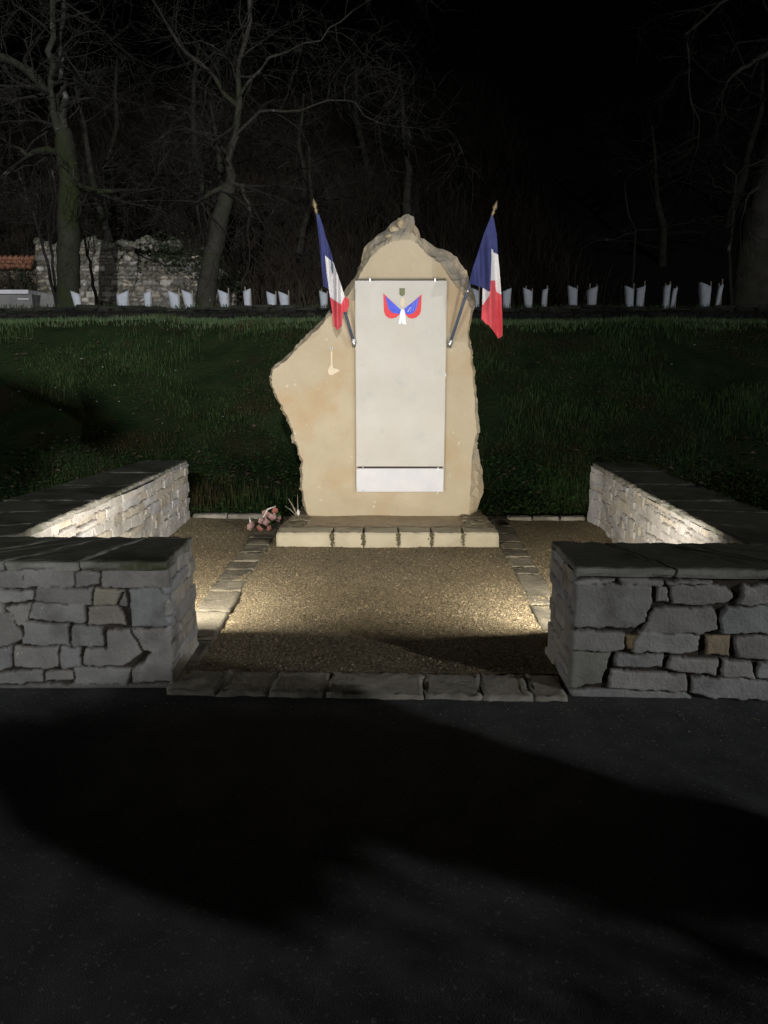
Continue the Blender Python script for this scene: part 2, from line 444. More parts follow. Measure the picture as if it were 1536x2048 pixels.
# ------------------------------------------------------------------ dry stone walls as relief surfaces
def rounded_loop(pts, r, step):
    """closed loop -> resampled points, outward normals, arc length, arc length at each corner start"""
    out = []; n = len(pts); marks = []
    P = [Vector((p[0], p[1])) for p in pts]
    dense = []
    for i in range(n):
        a, b, c = P[i - 1], P[i], P[(i + 1) % n]
        d1 = (a - b).normalized(); d2 = (c - b).normalized()
        p1, p2 = b + d1 * r, b + d2 * r
        marks.append(len(dense))
        for t in (0, .2, .4, .6, .8, 1):
            dense.append((1 - t) ** 2 * p1 + 2 * t * (1 - t) * b + t * t * p2)
    dense = [np.array(p) for p in dense]
    D = np.array(dense + [dense[0]])
    seg = np.linalg.norm(np.diff(D, axis=0), axis=1)
    s = np.concatenate([[0], np.cumsum(seg)])
    N = int(s[-1] / step)
    u = np.linspace(0, s[-1], N, endpoint=False)
    X = np.interp(u, s, D[:, 0]); Y = np.interp(u, s, D[:, 1])
    e = 0.012
    def at(q): q = np.mod(q, s[-1]); return np.stack([np.interp(q, s, D[:, 0]), np.interp(q, s, D[:, 1])], 1)
    T = at(u + e) - at(u - e)
    T /= np.linalg.norm(T, axis=1)[:, None]
    Nn = np.stack([T[:, 1], -T[:, 0]], 1)
    return np.stack([X, Y], 1), Nn, u, s[-1], [s[m] for m in marks]

def poly_dist(poly, U, Vv):
    """signed distance (inside positive) to a polygon"""
    P = np.asarray(poly, float); Q = np.roll(P, -1, axis=0)
    inside = np.zeros(U.shape, bool); dmin = np.full(U.shape, 1e9)
    for (x1, y1), (x2, y2) in zip(P, Q):
        dx, dy = x2 - x1, y2 - y1
        t = np.clip(((U - x1) * dx + (Vv - y1) * dy) / (dx * dx + dy * dy + 1e-12), 0, 1)
        d = np.hypot(U - x1 - t * dx, Vv - y1 - t * dy)
        dmin = np.minimum(dmin, d)
        if abs(y2 - y1) > 1e-9:
            c = ((y1 > Vv) != (y2 > Vv)) & (U < (x2 - x1) * (Vv - y1) / (y2 - y1) + x1)
            inside ^= c
    return np.where(inside, dmin, -dmin)

def courses(u0, u1, v0, v1, hs=(0.07, 0.13), ws=(0.12, 0.38), gap=0.010, jit=0.010, seed=1, bright=1.0):
    r = random.Random(seed)
    out = []; v = v0
    while v < v1 - 0.02:
        h = r.uniform(*hs)
        if v1 - (v + h) < hs[0] * 0.7: h = v1 - v
        u = u0 - r.uniform(0, ws[0] * .6)
        while u < u1:
            w = r.uniform(*ws) * (1.25 if h > sum(hs) / 2 else 0.9)
            if u1 - (u + w) < ws[0] * .6: w = u1 - u
            g = gap / 2
            subs = [(v + g, v + h - g)]
            if r.random() < .16 and h > hs[0] * 1.35:
                mv = v + h * r.uniform(.4, .6); subs = [(v + g, mv - g), (mv + g, v + h - g)]
            for a, b in subs:
                j = lambda: r.uniform(-jit, jit)
                sk = r.uniform(-1, 1) * jit
                poly = [(max(u, u0) + g + j() * .6, a + j() * .5), ((u + w / 2), a + j() * .5), (u + w - g + j() * .6, a + j() * .5),
                        (u + w - g + sk + j() * .6, b + j() * .5), (u + w * r.uniform(.35, .65), b + j() * .5), (max(u, u0) + g + sk + j() * .6, b + j() * .5)]
                t = r.uniform(0.82, 1.12) * bright; q = r.random()
                tint = (t * 1.02, t, t * .97) if q < .6 else ((t * 1.05, t * .98, t * .86) if q < .85 else (t * .93, t * .95, t))
                out.append((poly, r.uniform(-0.012, 0.010), tint))
            u += w
        v += h
    return out

def relief_wall(name, loop, corner_r, top_fn, z0, stones, step, material, parent=None, depth=0.030, edge=0.007, wob=0.007, rough=0.0022, grow=0.0, smooth=True,
                joint=(0.16, 0.135, 0.11), nscale=1.0):
    P, Nn, u, total, marks = rounded_loop(loop, corner_r, step)
    nv = int((top_fn(P[0][0], P[0][1]) - z0) / step) + 1
    vv = np.linspace(0, 1, nv)
    top = np.array([top_fn(*p) for p in P])
    U, T = np.meshgrid(u, vv)
    Zz = z0 + T * (top - z0)[None, :]
    Uw = U + wob * vnoise(U * 22 * nscale, Zz * 22 * nscale, 0) + wob * .5 * vnoise(U * 60 * nscale, Zz * 60 * nscale, 1)
    Zw = Zz + wob * vnoise(U * 22 * nscale + 50, Zz * 22 * nscale, 2) + wob * .5 * vnoise(U * 60 * nscale, Zz * 60 * nscale + 31, 3)
    off = np.full(U.shape, -depth); tint = np.ones(U.shape + (3,)) * np.array(joint)
    rr = random.Random(5)
    for poly, o_, tn in stones:
        pa = np.array(poly)
        x0, y0 = pa.min(0) - .03; x1, y1 = pa.max(0) + .03
        i0, i1 = np.searchsorted(u, [x0, x1])
        if i1 <= i0: continue
        sub = (slice(None), slice(i0, i1))
        d = poly_dist(poly, Uw[sub], Zw[sub]) + grow * rr.uniform(.4, 2.6)
        t = np.clip(d / edge, 0, 1)
        ins = d > -0.002
        prof = 1 - (1 - t) ** 2
        ax, ay = rr.uniform(-.035, .035), rr.uniform(-.05, .05)
        cu, cv = pa.mean(0)
        face = o_ + ax * (U[sub] - cu) + ay * (Zz[sub] - cv)
        val = -depth + (depth + face) * prof
        cur = off[sub]
        better = ins & (val > cur)
        cur[better] = val[better]; off[sub] = cur
        tc = tint[sub]; tc[better] = np.array(joint) + (np.array(tn) - np.array(joint)) * np.clip(t[better] * 1.6, 0, 1)[:, None]
        tint[sub] = tc
    off = off + rough * fbm(U * 14 * nscale, Zz * 14 * nscale, 4, 1) + rough * .5 * np.abs(vnoise(U * 45 * nscale, Zz * 30 * nscale, 3))
    X = P[None, :, 0] + Nn[None, :, 0] * off
    Y = P[None, :, 1] + Nn[None, :, 1] * off
    V = np.stack([X.ravel(), Y.ravel(), Zz.ravel()], 1)
    nu = len(u)
    a = np.arange(nv - 1)[:, None] * nu
    i = np.arange(nu)[None, :]; i2 = (i + 1) % nu
    F = np.stack([a + i, a + i2, a + nu + i2, a + nu + i], -1).reshape(-1, 4)
    return mesh_np(name, V, F, material, parent, smooth, tint.reshape(-1, 3)), marks, total

def slab_levels(mb): return np.array(mb.T)
def slab(mb, poly, z0, z1, jit=0.012, seed=0, step=0.045, top_noise=0.006, bev=0.012, ztop=None):
    """rough-edged stone slab from a plan polygon, with a gently uneven top"""
    r = np.random.default_rng(seed)
    P = np.array(poly, float); Q = np.roll(P, -1, axis=0)
    pts = []
    for p, q in zip(P, Q):
        n = max(1, int(np.linalg.norm(q - p) / step))
        for k in range(n): pts.append(p + (q - p) * k / n)
    pts = np.array(pts); n = len(pts)
    c = pts.mean(0)
    nxt, prv = np.roll(pts, -1, 0), np.roll(pts, 1, 0)
    t = nxt - prv; t /= np.linalg.norm(t, axis=1)[:, None]
    nrm = np.stack([t[:, 1], -t[:, 0]], 1)
    if np.sum((pts - c) * nrm) < 0: nrm = -nrm
    h = z1 - z0
    zf = (lambda q: ztop(q[0], q[1]) - z1) if ztop else (lambda q: 0.0)
    rings = []
    s = r.uniform(0, 99)
    for lev, (zz, ins) in enumerate([(0, .004), (.35, 0), (.75, 0.002), (1.0, bev), (1.0, bev * 3.5)]):
        jj = (jit if lev < 4 else jit * .4) * (r.uniform(-1, 1, n) * .6 + vnoise(np.arange(n) * .35 + s, np.full(n, lev * .7), 0))
        R = pts + nrm * (jj - ins)[:, None]
        zn = top_noise * r.uniform(-1, 1, n) if lev >= 3 else 0 * jj
        rings.append([(R[k, 0], R[k, 1], z0 + h * zz + (zn[k] if lev >= 3 else 0) + (zf(R[k]) if lev > 0 else zf(R[k]))) for k in range(n)])
    vs = [v for rg in rings for v in rg]; fs = []
    for i in range(len(rings) - 1):
        for k in range(n):
            k2 = (k + 1) % n
            fs.append((i * n + k, i * n + k2, (i + 1) * n + k2, (i + 1) * n + k))
    fs.append(tuple((len(rings) - 1) * n + k for k in range(n)))
    mb.add(vs, fs)
    mb.T = getattr(mb, 'T', []) + [l for l in range(len(rings)) for k in range(n)]

def wall_top(x, y): return 0.63 - 0.0155 * (y - 3.5)
COPT = 0.032

LZ = lambda x, y: at_y(x / 2.743, 900 + y / 2.743, 3.53)
RZ = lambda x, y: at_y(1040 + x / 3.097, 900 + y / 3.097, 3.42)
left_stones = [
 [(0,675),(120,672),(128,755),(0,765)], [(132,665),(405,665),(408,745),(138,760)], [(418,668),(555,680),(555,745),(425,755)],
 [(570,662),(945,662),(950,750),(568,752)], [(0,775),(190,778),(195,825),(0,838)], [(212,762),(508,765),(512,845),(207,830)],
 [(527,765),(680,770),(650,855),(527,855)], [(690,778),(716,860),(665,857)], [(725,765),(958,760),(958,965),(738,965),(738,850)],
 [(0,845),(28,848),(25,890),(0,890)], [(42,865),(172,850),(168,930),(120,962),(78,890)], [(192,848),(470,850),(468,948),(188,925)],
 [(492,862),(658,865),(702,962),(492,965)], [(0,902),(70,897),(130,1042),(0,1078)], [(137,950),(380,957),(393,1075),(142,1070)],
 [(407,967),(573,977),(578,1080),(407,1085)], [(602,990),(720,990),(795,1115),(690,1185),(475,1190),(470,1100),(598,1090)],
 [(735,985),(955,980),(960,1270),(840,1270),(760,1250),(820,1130),(850,1105),(800,1100)],
 [(0,1092),(68,1075),(72,1190),(0,1210)], [(82,1085),(330,1085),(335,1190),(300,1200),(85,1195)], [(345,1085),(440,1095),(455,1190),(350,1195)],
 [(0,1232),(240,1215),(240,1275),(0,1285)], [(258,1220),(410,1215),(408,1270),(255,1275)], [(425,1205),(730,1208),(705,1280),(425,1285)],
 [(745,1205),(800,1170),(810,1260),(750,1268)], [(0,1300),(300,1295),(700,1290),(950,1290),(950,1330),(0,1335)]]
right_stones = [
 [(300,835),(820,850),(828,930),(790,1058),(730,1098),(310,1108)], [(872,850),(928,850),(928,940),(868,943)],
 [(947,827),(1288,837),(1322,890),(1290,933),(1150,962),(952,958)], [(645,803),(905,812),(890,838),(655,835)],
 [(330,812),(600,812),(560,830),(340,832)], [(930,808),(1200,812),(1180,824),(935,820)],
 [(1392,832),(1560,830),(1560,950),(1352,948)], [(852,982),(1188,972),(1228,1012),(1226,1108),(1120,1128),(765,1128)],
 [(1282,968),(1560,960),(1560,1110),(1252,1128),(1248,1040)], [(300,1130),(658,1140),(653,1230),(600,1248),(310,1238)],
 [(672,1148),(733,1152),(728,1228),(676,1232)], [(752,1132),(1118,1142),(1108,1218),(980,1247),(722,1243)],
 [(1153,1152),(1303,1148),(1308,1262),(1157,1262)], [(1342,1160),(1560,1140),(1560,1270),(1370,1268)],
 [(300,1258),(588,1262),(520,1438),(450,1458),(310,1488)], [(622,1267),(903,1262),(888,1343),(602,1348)],
 [(942,1282),(1228,1292),(1223,1383),(1020,1363),(922,1348)], [(1252,1282),(1428,1292),(1448,1388),(1262,1398)],
 [(1475,1300),(1560,1290),(1560,1398),(1455,1388)], [(582,1372),(1038,1382),(1043,1488),(565,1478)],
 [(1082,1402),(1560,1412),(1560,1520),(1200,1518),(1074,1488)], [(300,1502),(540,1492),(1040,1502),(1080,1535),(300,1545)]]

def front_polys(zoomed, Z, u_of_x, colors, bright=1.0):
    out = []; r = random.Random(3)
    for k, poly in enumerate(zoomed):
        pp = []
        for x, y in poly:
            w = Z(x, y); pp.append((u_of_x(w.x), w.z))
        t = r.uniform(0.68, 1.0) * bright; hu = r.uniform(-.03, .03)
        tint = colors.get(k, (t * (1 + hu), t * .995, t * (.985 - hu)))
        out.append((pp, r.uniform(-.008, .008), tint))
    return out

# left wall: front return + side
LL = [(-2.78, 3.53), (-1.03, 3.53), (-1.03, 4.05), (-2.04, 4.08), (-1.93, 5.9), (-1.915, 7.45), (-2.34, 7.47), (-2.62, 5.2)]
RL = [(0.885, 3.43), (2.62, 3.33), (2.42, 5.2), (2.46, 7.28), (1.975, 7.30), (2.02, 7.03), (1.905, 5.4), (1.885, 3.90), (0.885, 3.95)]

def build_wall(loop, stones_front, front_len, name_label, far_bright, seed, front_first):
    root = empty('dry_stone_wall', (loop[1][0] if front_first == 'L' else loop[0][0], loop[0][1], -0.05))
    tag(root, name_label, 'stone wall', 'low dry stone walls round the court')
    P, Nn, u, total, marks = rounded_loop(loop, 0.02, 0.009)
    top = 0.64
    st = list(stones_front)
    st += courses(front_len, total, -0.09, top, hs=(0.05, 0.10), ws=(0.11, 0.36), gap=.010, jit=.012, seed=seed, bright=1.25)  # side stones tinted lighter than the front, standing in for floodlight
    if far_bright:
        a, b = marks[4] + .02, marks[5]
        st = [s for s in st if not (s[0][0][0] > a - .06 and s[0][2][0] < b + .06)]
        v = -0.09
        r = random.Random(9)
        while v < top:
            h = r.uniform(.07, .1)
            st.append(([(a, v + .005), (b, v + .005), (b, v + h - .005), (a, v + h - .005)], r.uniform(-.005, .01), (1.35, 1.35, 1.38)))  # light on the far end stones put into a whiter tint
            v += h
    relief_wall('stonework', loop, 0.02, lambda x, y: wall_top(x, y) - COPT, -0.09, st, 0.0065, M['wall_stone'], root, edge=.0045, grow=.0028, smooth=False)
    return root, marks, total

lr_front = front_polys(left_stones, LZ, lambda x: x + 2.78, {6: (.98, .93, .75), 12: (.92, .86, .8)})
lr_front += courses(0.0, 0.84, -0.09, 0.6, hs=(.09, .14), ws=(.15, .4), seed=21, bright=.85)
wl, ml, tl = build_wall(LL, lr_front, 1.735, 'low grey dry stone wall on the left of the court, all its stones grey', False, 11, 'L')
rr_front = front_polys(right_stones, RZ, lambda x: x - 0.885, {10: (.9, .7, .4), 12: (1.25, 1.02, .7), 14: (.9, .92, .82)}, 1.32)  # right front stones tinted lighter in place of more lamp light
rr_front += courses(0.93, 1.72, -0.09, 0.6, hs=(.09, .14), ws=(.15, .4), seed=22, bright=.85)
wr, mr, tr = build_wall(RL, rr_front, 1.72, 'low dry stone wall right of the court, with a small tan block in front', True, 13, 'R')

def lerp(a, b, t): return (a[0] + (b[0] - a[0]) * t, a[1] + (b[1] - a[1]) * t)
def coping(root, seed, quads):
    mb = MB()
    for i, (a, b, c, d) in enumerate(quads):
        slab(mb, [a, b, c, d], -0.014, COPT, jit=0.010, seed=seed + i, ztop=lambda x, y: wall_top(x, y), top_noise=.004, bev=.008)
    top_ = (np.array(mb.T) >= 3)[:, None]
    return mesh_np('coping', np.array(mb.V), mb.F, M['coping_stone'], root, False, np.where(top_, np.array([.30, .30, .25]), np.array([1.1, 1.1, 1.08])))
def strip(outer, inner, cuts, g=0.004):
    q = []
    for t0, t1 in zip(cuts[:-1], cuts[1:]):
        q.append((lerp(*outer, t0 + g), lerp(*outer, t1 - g), lerp(*inner, t1 - g), lerp(*inner, t0 + g)))
    return q
e = .0
q = strip(((-2.80, 3.53 - e), (-1.03 + e, 3.53 - e)), ((-2.06, 4.07 + e), (-1.03 + e, 4.05 + e)), [0, .36, .56, .76, 1.0])
q += strip(((-2.80, 3.55), (-2.62 - e, 5.2)), ((-2.03, 4.10), (-1.972 + e, 5.2)), [0, .33, .7, 1.0])
q += strip(((-2.62 - e, 5.2), (-2.34 - e, 7.47 + e)), ((-1.972 + e, 5.2), (-1.917 + e, 7.45 + e)), [0, .3, .62, 1.0])
coping(wl, 100, q)
q = strip(((0.885 - e, 3.43 - e), (2.64, 3.33 - e)), ((0.885 - e, 3.95 + e), (1.90, 3.90 + e)), [0, .26, .5, .62, 1.0])
q += strip(((2.63, 3.36), (2.42 + e, 5.2)), ((1.883, 3.93), (1.903 - e, 5.2)), [0, .4, .75, 1.0])
q += strip(((2.42 + e, 5.2), (2.46 + e, 7.28 + e)), ((1.903 - e, 5.2), (1.995 - e, 7.30 + e)), [0, .35, .7, 1.0])
coping(wr, 200, q)

# ------------------------------------------------------------------ kerbs and paving bands
def slab_thing(name, label, cat, quads, z0, z1, m, group=None, seed=0, jit=.008, top_noise=.006):
    out = []
    for i, poly in enumerate(quads):
        mb = MB(); slab(mb, poly, z0, z1, jit=jit, seed=seed + i, step=.035, top_noise=top_noise, bev=.008)
        tq = random.Random(seed * 7 + i).uniform(.7, 1.15)
        o = mesh_np(name, np.array(mb.V), mb.F, m, None, True, np.full((len(mb.V), 3), tq))
        out.append(o)
        lb = label(i) if callable(label) else label
        tag(o, lb, cat, group)
    return out
kx = [-1.05, -0.80, -0.55, -0.28, 0.19, 0.47, 0.70, 0.87]
def ky(x): return 3.44 - 0.038 * (x + 1.03)
kl = ['dark rough kerb slab at the left end of the front sill by the left wall', 'smooth pale grey kerb slab, second from the left in the front sill',
      'short pitted kerb slab just left of the middle of the front sill', 'longest pitted kerb slab in the middle of the front sill',
      'rough kerb slab right of the mossy joint in the front sill', 'flat dark kerb slab, second from the right in the front sill',
      'last kerb slab of the front sill touching the right wall']
kq = [[(a - .004, ky(a)), (b + .002, ky(b)), (b + .012, ky(b) + .27), (a + .008, ky(a) + .27)] for a, b in zip(kx[:-1], kx[1:])]
slab_thing('kerb_slab', lambda i: kl[i], 'kerb', kq, -0.11, 0.007, M['kerb_stone'], 'kerb slabs of the front sill', 300, jit=.012, top_noise=.008)

def band(xl0, xr0, xl1, xr1, y0, y1, cuts):
    q = []
    for a, b in zip(cuts[:-1], cuts[1:]):
        ta, tb = (a - y0) / (y1 - y0), (b - y0) / (y1 - y0)
        f = lambda t: (xl0 + (xl1 - xl0) * t, xr0 + (xr1 - xr0) * t)
        (la, ra), (lb, rb) = f(ta), f(tb)
        q.append([(la, a + .005), (ra, a + .005), (rb, b - .005), (lb, b - .005)])
    return q
cl = [3.75, 4.12, 4.6, 5.02, 5.25, 5.55, 5.78, 6.05, 6.3, 6.55, 6.85, 7.15, 7.42]
nth = ['first', 'second', 'third', 'fourth', 'fifth', 'sixth', 'seventh', 'eighth', 'ninth', 'tenth', 'eleventh', 'twelfth']
slab_thing('paving_slab', lambda i: f'{nth[i]} slab from the front in the paved band left of the plinth', 'paving slab',
           band(-1.20, -0.96, -1.18, -0.98, 3.75, 7.42, cl), -0.08, 0.014, M['paving_stone'], 'slabs of the left paved band', 400, jit=.012)
cr = [3.7, 4.25, 4.72, 5.42, 5.62, 5.9, 6.15, 6.4, 6.7, 7.0, 7.4]
slab_thing('paving_slab', lambda i: f'{nth[i]} slab from the front in the paved band right of the plinth', 'paving slab',
           band(0.905, 1.10, 1.02, 1.21, 3.7, 7.4, cr), -0.08, 0.014, M['paving_stone'], 'slabs of the right paved band', 450, jit=.012)
bx = [-1.9, -1.55, -1.18]
slab_thing('edging_stone', lambda i: ['thin edging stone at the back of the gravel next to the left wall', 'thin edging stone at the back of the gravel beside the pink flowers'][i], 'edging stone',
           [[(a + .004, 7.44), (b - .004, 7.44), (b - .004, 7.54), (a + .004, 7.54)] for a, b in zip(bx[:-1], bx[1:])], -.08, .03, M['kerb_stone'], 'back edging stones', 500)
bx = [1.2, 1.45, 1.72, 1.97]
slab_thing('edging_stone', lambda i: ['thin edging stone behind the right gravel, nearest the stele', 'thin edging stone midway behind the right gravel', 'thin edging stone behind the gravel against the right wall'][i], 'edging stone',
           [[(a + .004, 7.32), (b - .004, 7.32), (b - .004, 7.42), (a + .004, 7.42)] for a, b in zip(bx[:-1], bx[1:])], -.08, .03, M['kerb_stone'], 'back edging stones', 510)

# ------------------------------------------------------------------ plinth
PLZ = 0.117
plinth = empty('plinth', (0.03, 6.29, 0))
tag(plinth, 'low pale stone plinth with mossy joints under the stele', 'plinth')
px_ = [-0.91, -0.435, -0.175, 0.12, 0.40, 0.665, 0.97]
for i, (a, b) in enumerate(zip(px_[:-1], px_[1:])):
    mb = MB(); slab(mb, [(a + (.006 if i else 0), 6.29), (b - (.006 if i < 5 else 0), 6.29), (b - (.004 if i < 5 else 0), 6.52), (a + (.004 if i else 0), 6.52)], -.05, PLZ, jit=.005, seed=600 + i, step=.03, top_noise=.006, bev=.006)
    t = [1.0, 1.0, .93, .98, .93, .96][i]
    o = mesh_np('block', np.array(mb.V), mb.F, M['plinth_stone'], plinth, True, np.full((len(mb.V), 3), t))
for sx in (-1, 1):
    for k in range(8):
        a, b = 6.525 + .134 * k, 6.525 + .134 * (k + 1) - .004
        x0, x1 = (-0.91 + .015 * k, -0.68 + random.uniform(-.03, .04)) if sx < 0 else (0.74 + random.uniform(-.04, .03), 0.97 - .01 * k)
        mb = MB(); slab(mb, [(x0, a), (x1, a), (x1, b), (x0, b)], -.05, PLZ - .003, jit=.006, seed=660 + k + sx * 30, step=.025, top_noise=.006, bev=.004)
        mesh_np('block', np.array(mb.V), mb.F, M['plinth_stone'], plinth, True, np.full((len(mb.V), 3), (.62, .60, .56)))
xs_ = np.linspace(-.69, .75, 60); ys_ = np.linspace(6.525, 7.6, 40)
X, Y = np.meshgrid(xs_, ys_); Z = PLZ - .012 + .006 * fbm(X * 4, Y * 4, 4, 2)
nx = 60; ii = np.arange(39 * nx).reshape(39, nx)[:, :-1].ravel()
mesh_np('sand_filling', np.stack([X.ravel(), Y.ravel(), Z.ravel()], 1), np.stack([ii, ii + 1, ii + nx + 1, ii + nx], 1), M['plinth_top'], plinth, True)
for x in px_[1:-1]:
    mb = MB()
    for k in range(170):
        c = Vector((x + random.gauss(0, .008), 6.293 + random.gauss(0, .004), random.uniform(.01, PLZ - .005)))
        r = random.uniform(.004, .008)
        mb.tube([c - Vector((0, 0, r)), c, c + Vector((0, 0, r))], [r * .4, r, r * .4], 5)
    mb.build('joint_moss', M['moss'], plinth)

# ------------------------------------------------------------------ stele
SY = 7.05
S = lambda x, y: (520 + x / 2.844, 390 + y / 2.844)
sil = [(265,1825),(250,1760),(240,1700),(230,1660),(235,1590),(232,1540),(240,1510),(215,1470),(210,1430),(190,1390),(175,1330),(160,1290),(150,1260),(128,1230),(120,1200),(95,1160),(75,1120),(60,1080),(57,1040),(62,990),(90,962),(140,930),(200,870),(260,810),(330,740),(380,680),(420,635),(470,560),(500,520),(535,475),(555,430),(575,380),(588,300),(620,265),(680,225),(720,195),(745,165),(790,140),(820,115),(850,107),(872,125),(882,165),(905,205),(912,240),(950,265),(1020,305),(1090,330),(1120,350),(1140,390),(1175,430),(1188,470),(1195,510),(1215,560),(1230,610),(1215,655),(1205,720),(1190,790),(1198,860),(1210,890),(1205,930),(1220,1000),(1222,1080),(1235,1150),(1240,1200),(1235,1240),(1250,1330),(1240,1380),(1228,1430),(1245,1470),(1260,1540),(1265,1600),(1272,1650),(1268,1690),(1250,1740),(1225,1825)]
inner = [(275,1825),(256,1760),(246,1700),(238,1660),(243,1590),(240,1540),(246,1510),(222,1470),(217,1430),(198,1390),(183,1330),(168,1290),(158,1260),(136,1230),(128,1200),(103,1160),(85,1120),(70,1080),(66,1040),(75,998),(105,972),(150,940),(210,880),(268,822),(340,752),(392,695),(432,650),(484,590),(512,555),(548,495),(575,440),(598,405),(622,362),(655,330),(690,300),(720,282),(740,270),(765,263),(800,258),(830,254),(858,256),(880,266),(895,278),(915,300),(950,335),(990,365),(1025,388),(1045,420),(1062,450),(1080,475),(1100,500),(1125,530),(1150,560),(1180,600),(1200,645),(1192,720),(1180,790),(1186,860),(1198,890),(1194,930),(1208,1000),(1210,1080),(1222,1150),(1226,1200),(1222,1240),(1236,1330),(1226,1380),(1214,1430),(1208,1470),(1202,1540),(1200,1600),(1198,1650),(1196,1690),(1194,1740),(1190,1825)]
def densify(poly, per):
    out = []
    for (a, b) in zip(poly[:-1], poly[1:]):
        for k in range(per): out.append((a[0] + (b[0] - a[0]) * k / per, a[1] + (b[1] - a[1]) * k / per))
    out.append(poly[-1]); return np.array(out)
assert len(sil) == len(inner), (len(sil), len(inner))
PER = 7
si, inn = densify(sil, PER), densify(inner, PER)
# fill-in between base corners happens at the plinth (hidden underside)
nS = len(si)
def w_of(px, depth): 
    return np.array([list(at_y(*S(*p), depth)) for p in px])
seq = np.arange(nS)
A = w_of(inn, SY); B = w_of(si, SY + .16)
cen = np.array([A[:, 0].mean(), 0, A[:, 2].mean()])
def jag(P, amp, sd):
    g = np.stack([fbm(seq * .16 + sd, seq * 0 + sd, 4, 0), .6 * fbm(seq * .16 + sd, seq * 0 + sd, 4, 1), fbm(seq * .16 + sd, seq * 0 + sd, 4, 2)], 1)
    g[:2] *= 0; g[-2:] *= 0
    return P + amp * g
rings = [A + np.stack([0.004 * fbm(seq * .5, seq * 0, 3, 0), 0 * seq, 0.004 * fbm(seq * .5, seq * 0 + 9, 3, 1)], 1)]
for t in (.25, .5, .75):
    P = A * (1 - t) + B * t
    rings.append(jag(P, .022, 3 + 8 * t))
rings.append(jag(B, .006, 31))
C1 = w_of(si, SY + .30); C1[:, [0, 2]] = B[:, [0, 2]] * .985 + cen[[0, 2]] * .015
rings.append(jag(C1, .02, 47))
C2 = B.copy(); C2[:, 1] = SY + .42; C2[:, [0, 2]] = B[:, [0, 2]] * .94 + cen[[0, 2]] * .06
rings.append(jag(C2, .02, 61))
for Rg in rings:
    Rg[:, 2] = np.maximum(Rg[:, 2], PLZ - .02); Rg[0, 2] = PLZ - .02; Rg[-1, 2] = PLZ - .02
V = np.concatenate(rings, 0); F = []
for i in range(len(rings) - 1):
    for k in range(nS - 1):
        F.append((i * nS + k, i * nS + k + 1, (i + 1) * nS + k + 1, (i + 1) * nS + k))
F.append(tuple(range(nS))[::-1])
F.append(tuple((len(rings) - 1) * nS + k for k in range(nS)))
lv = np.repeat(np.arange(len(rings)), nS)
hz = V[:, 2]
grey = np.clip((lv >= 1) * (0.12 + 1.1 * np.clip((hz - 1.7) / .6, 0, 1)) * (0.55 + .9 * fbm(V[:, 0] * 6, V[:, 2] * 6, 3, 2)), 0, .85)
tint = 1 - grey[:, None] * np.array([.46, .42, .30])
stele = empty('memorial_stele', (0.03, SY, PLZ))
tag(stele, 'tall pale sandstone memorial stone with rough edges and a white panel, floodlit', 'memorial stone')
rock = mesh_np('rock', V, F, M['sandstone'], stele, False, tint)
# triangulate the front and back n-gons so shading stays flat
bm = bmesh.new(); bm.from_mesh(rock.data)
bmesh.ops.triangulate(bm, faces=[f for f in bm.faces if len(f.verts) > 4])
bmesh.ops.recalc_face_normals(bm, faces=bm.faces[:])
bm.to_mesh(rock.data); bm.free()
# broken cap lump near the top of the stone
def lump(mb, c, s, seed, n1=10, n2=7):
    r = random.Random(seed); vs = []; fs = []
    for j in range(n2 + 1):
        th = math.pi * j / n2
        for i in range(n1):
            ph = 2 * math.pi * i / n1
            q = 1 + r.uniform(-.16, .16)
            vs.append((c[0] + s[0] * math.sin(th) * math.cos(ph) * q, c[1] + s[1] * math.sin(th) * math.sin(ph) * q, c[2] + s[2] * math.cos(th) * q))
    for j in range(n2):
        for i in range(n1):
            fs.append((j * n1 + i, j * n1 + (i + 1) % n1, (j + 1) * n1 + (i + 1) % n1, (j + 1) * n1 + i))
    mb.add(vs, fs)
mb = MB()
for (x, y, sx, sz, dy) in [(760, 195, .045, .035, .10), (800, 165, .04, .05, .12), (740, 235, .05, .022, .085)]:
    p = at_y(*S(x, y), SY + dy); lump(mb, p, (sx, .06, sz), int(x))
V_ = np.array(mb.V)
mesh_np('broken_edge', V_, mb.F, M['sandstone'], stele, False, np.full((len(V_), 3), (.92, .92, .88)))
# drilled fixing hole and a chipped scar on the left of the face
p = at_y(663, 697, SY - .001)
mb = MB(); mb.lathe((p.x, SY - .006, p.z), (0, 1, 0), [(0, .012), (.002, .016), (.006, .017)], 14)
mb.build('fixing_ring', M['plaque'], stele)
mb = MB(); mb.lathe((p.x, SY - .0085, p.z), (0, 1, 0), [(0, .004), (.002, .005)], 10)
mb.build('fixing_hole', M['dark_gap'], stele)
def flat_poly(px_poly, Z, y, thick, name, m, parent):
    ws = [at_y(*Z(*p), y) for p in px_poly]
    bm = bmesh.new()
    f = bm.faces.new([bm.verts.new((w.x, y, w.z)) for w in ws])
    r = bmesh.ops.extrude_face_region(bm, geom=[f])
    for v in r['geom']:
        if isinstance(v, bmesh.types.BMVert): v.co.y += thick
    bmesh.ops.triangulate(bm, faces=[f for f in bm.faces if len(f.verts) > 4])
    bmesh.ops.recalc_face_normals(bm, faces=bm.faces[:])
    me = bpy.data.meshes.new(name); bm.to_mesh(me); bm.free()
    return link_mesh(name, me, m, parent)
M['scar'] = mat('scar_stone', (0.62, 0.53, 0.37), (0.68, 0.6, 0.45), 30, 0.9)
flat_poly([(402,890),(412,890),(412,960),(416,985),(440,990),(455,1000),(430,1012),(410,1025),(392,1020),(386,1000),(390,985),(402,970)], S, SY - .003, .005, 'scar', M['scar'], stele)

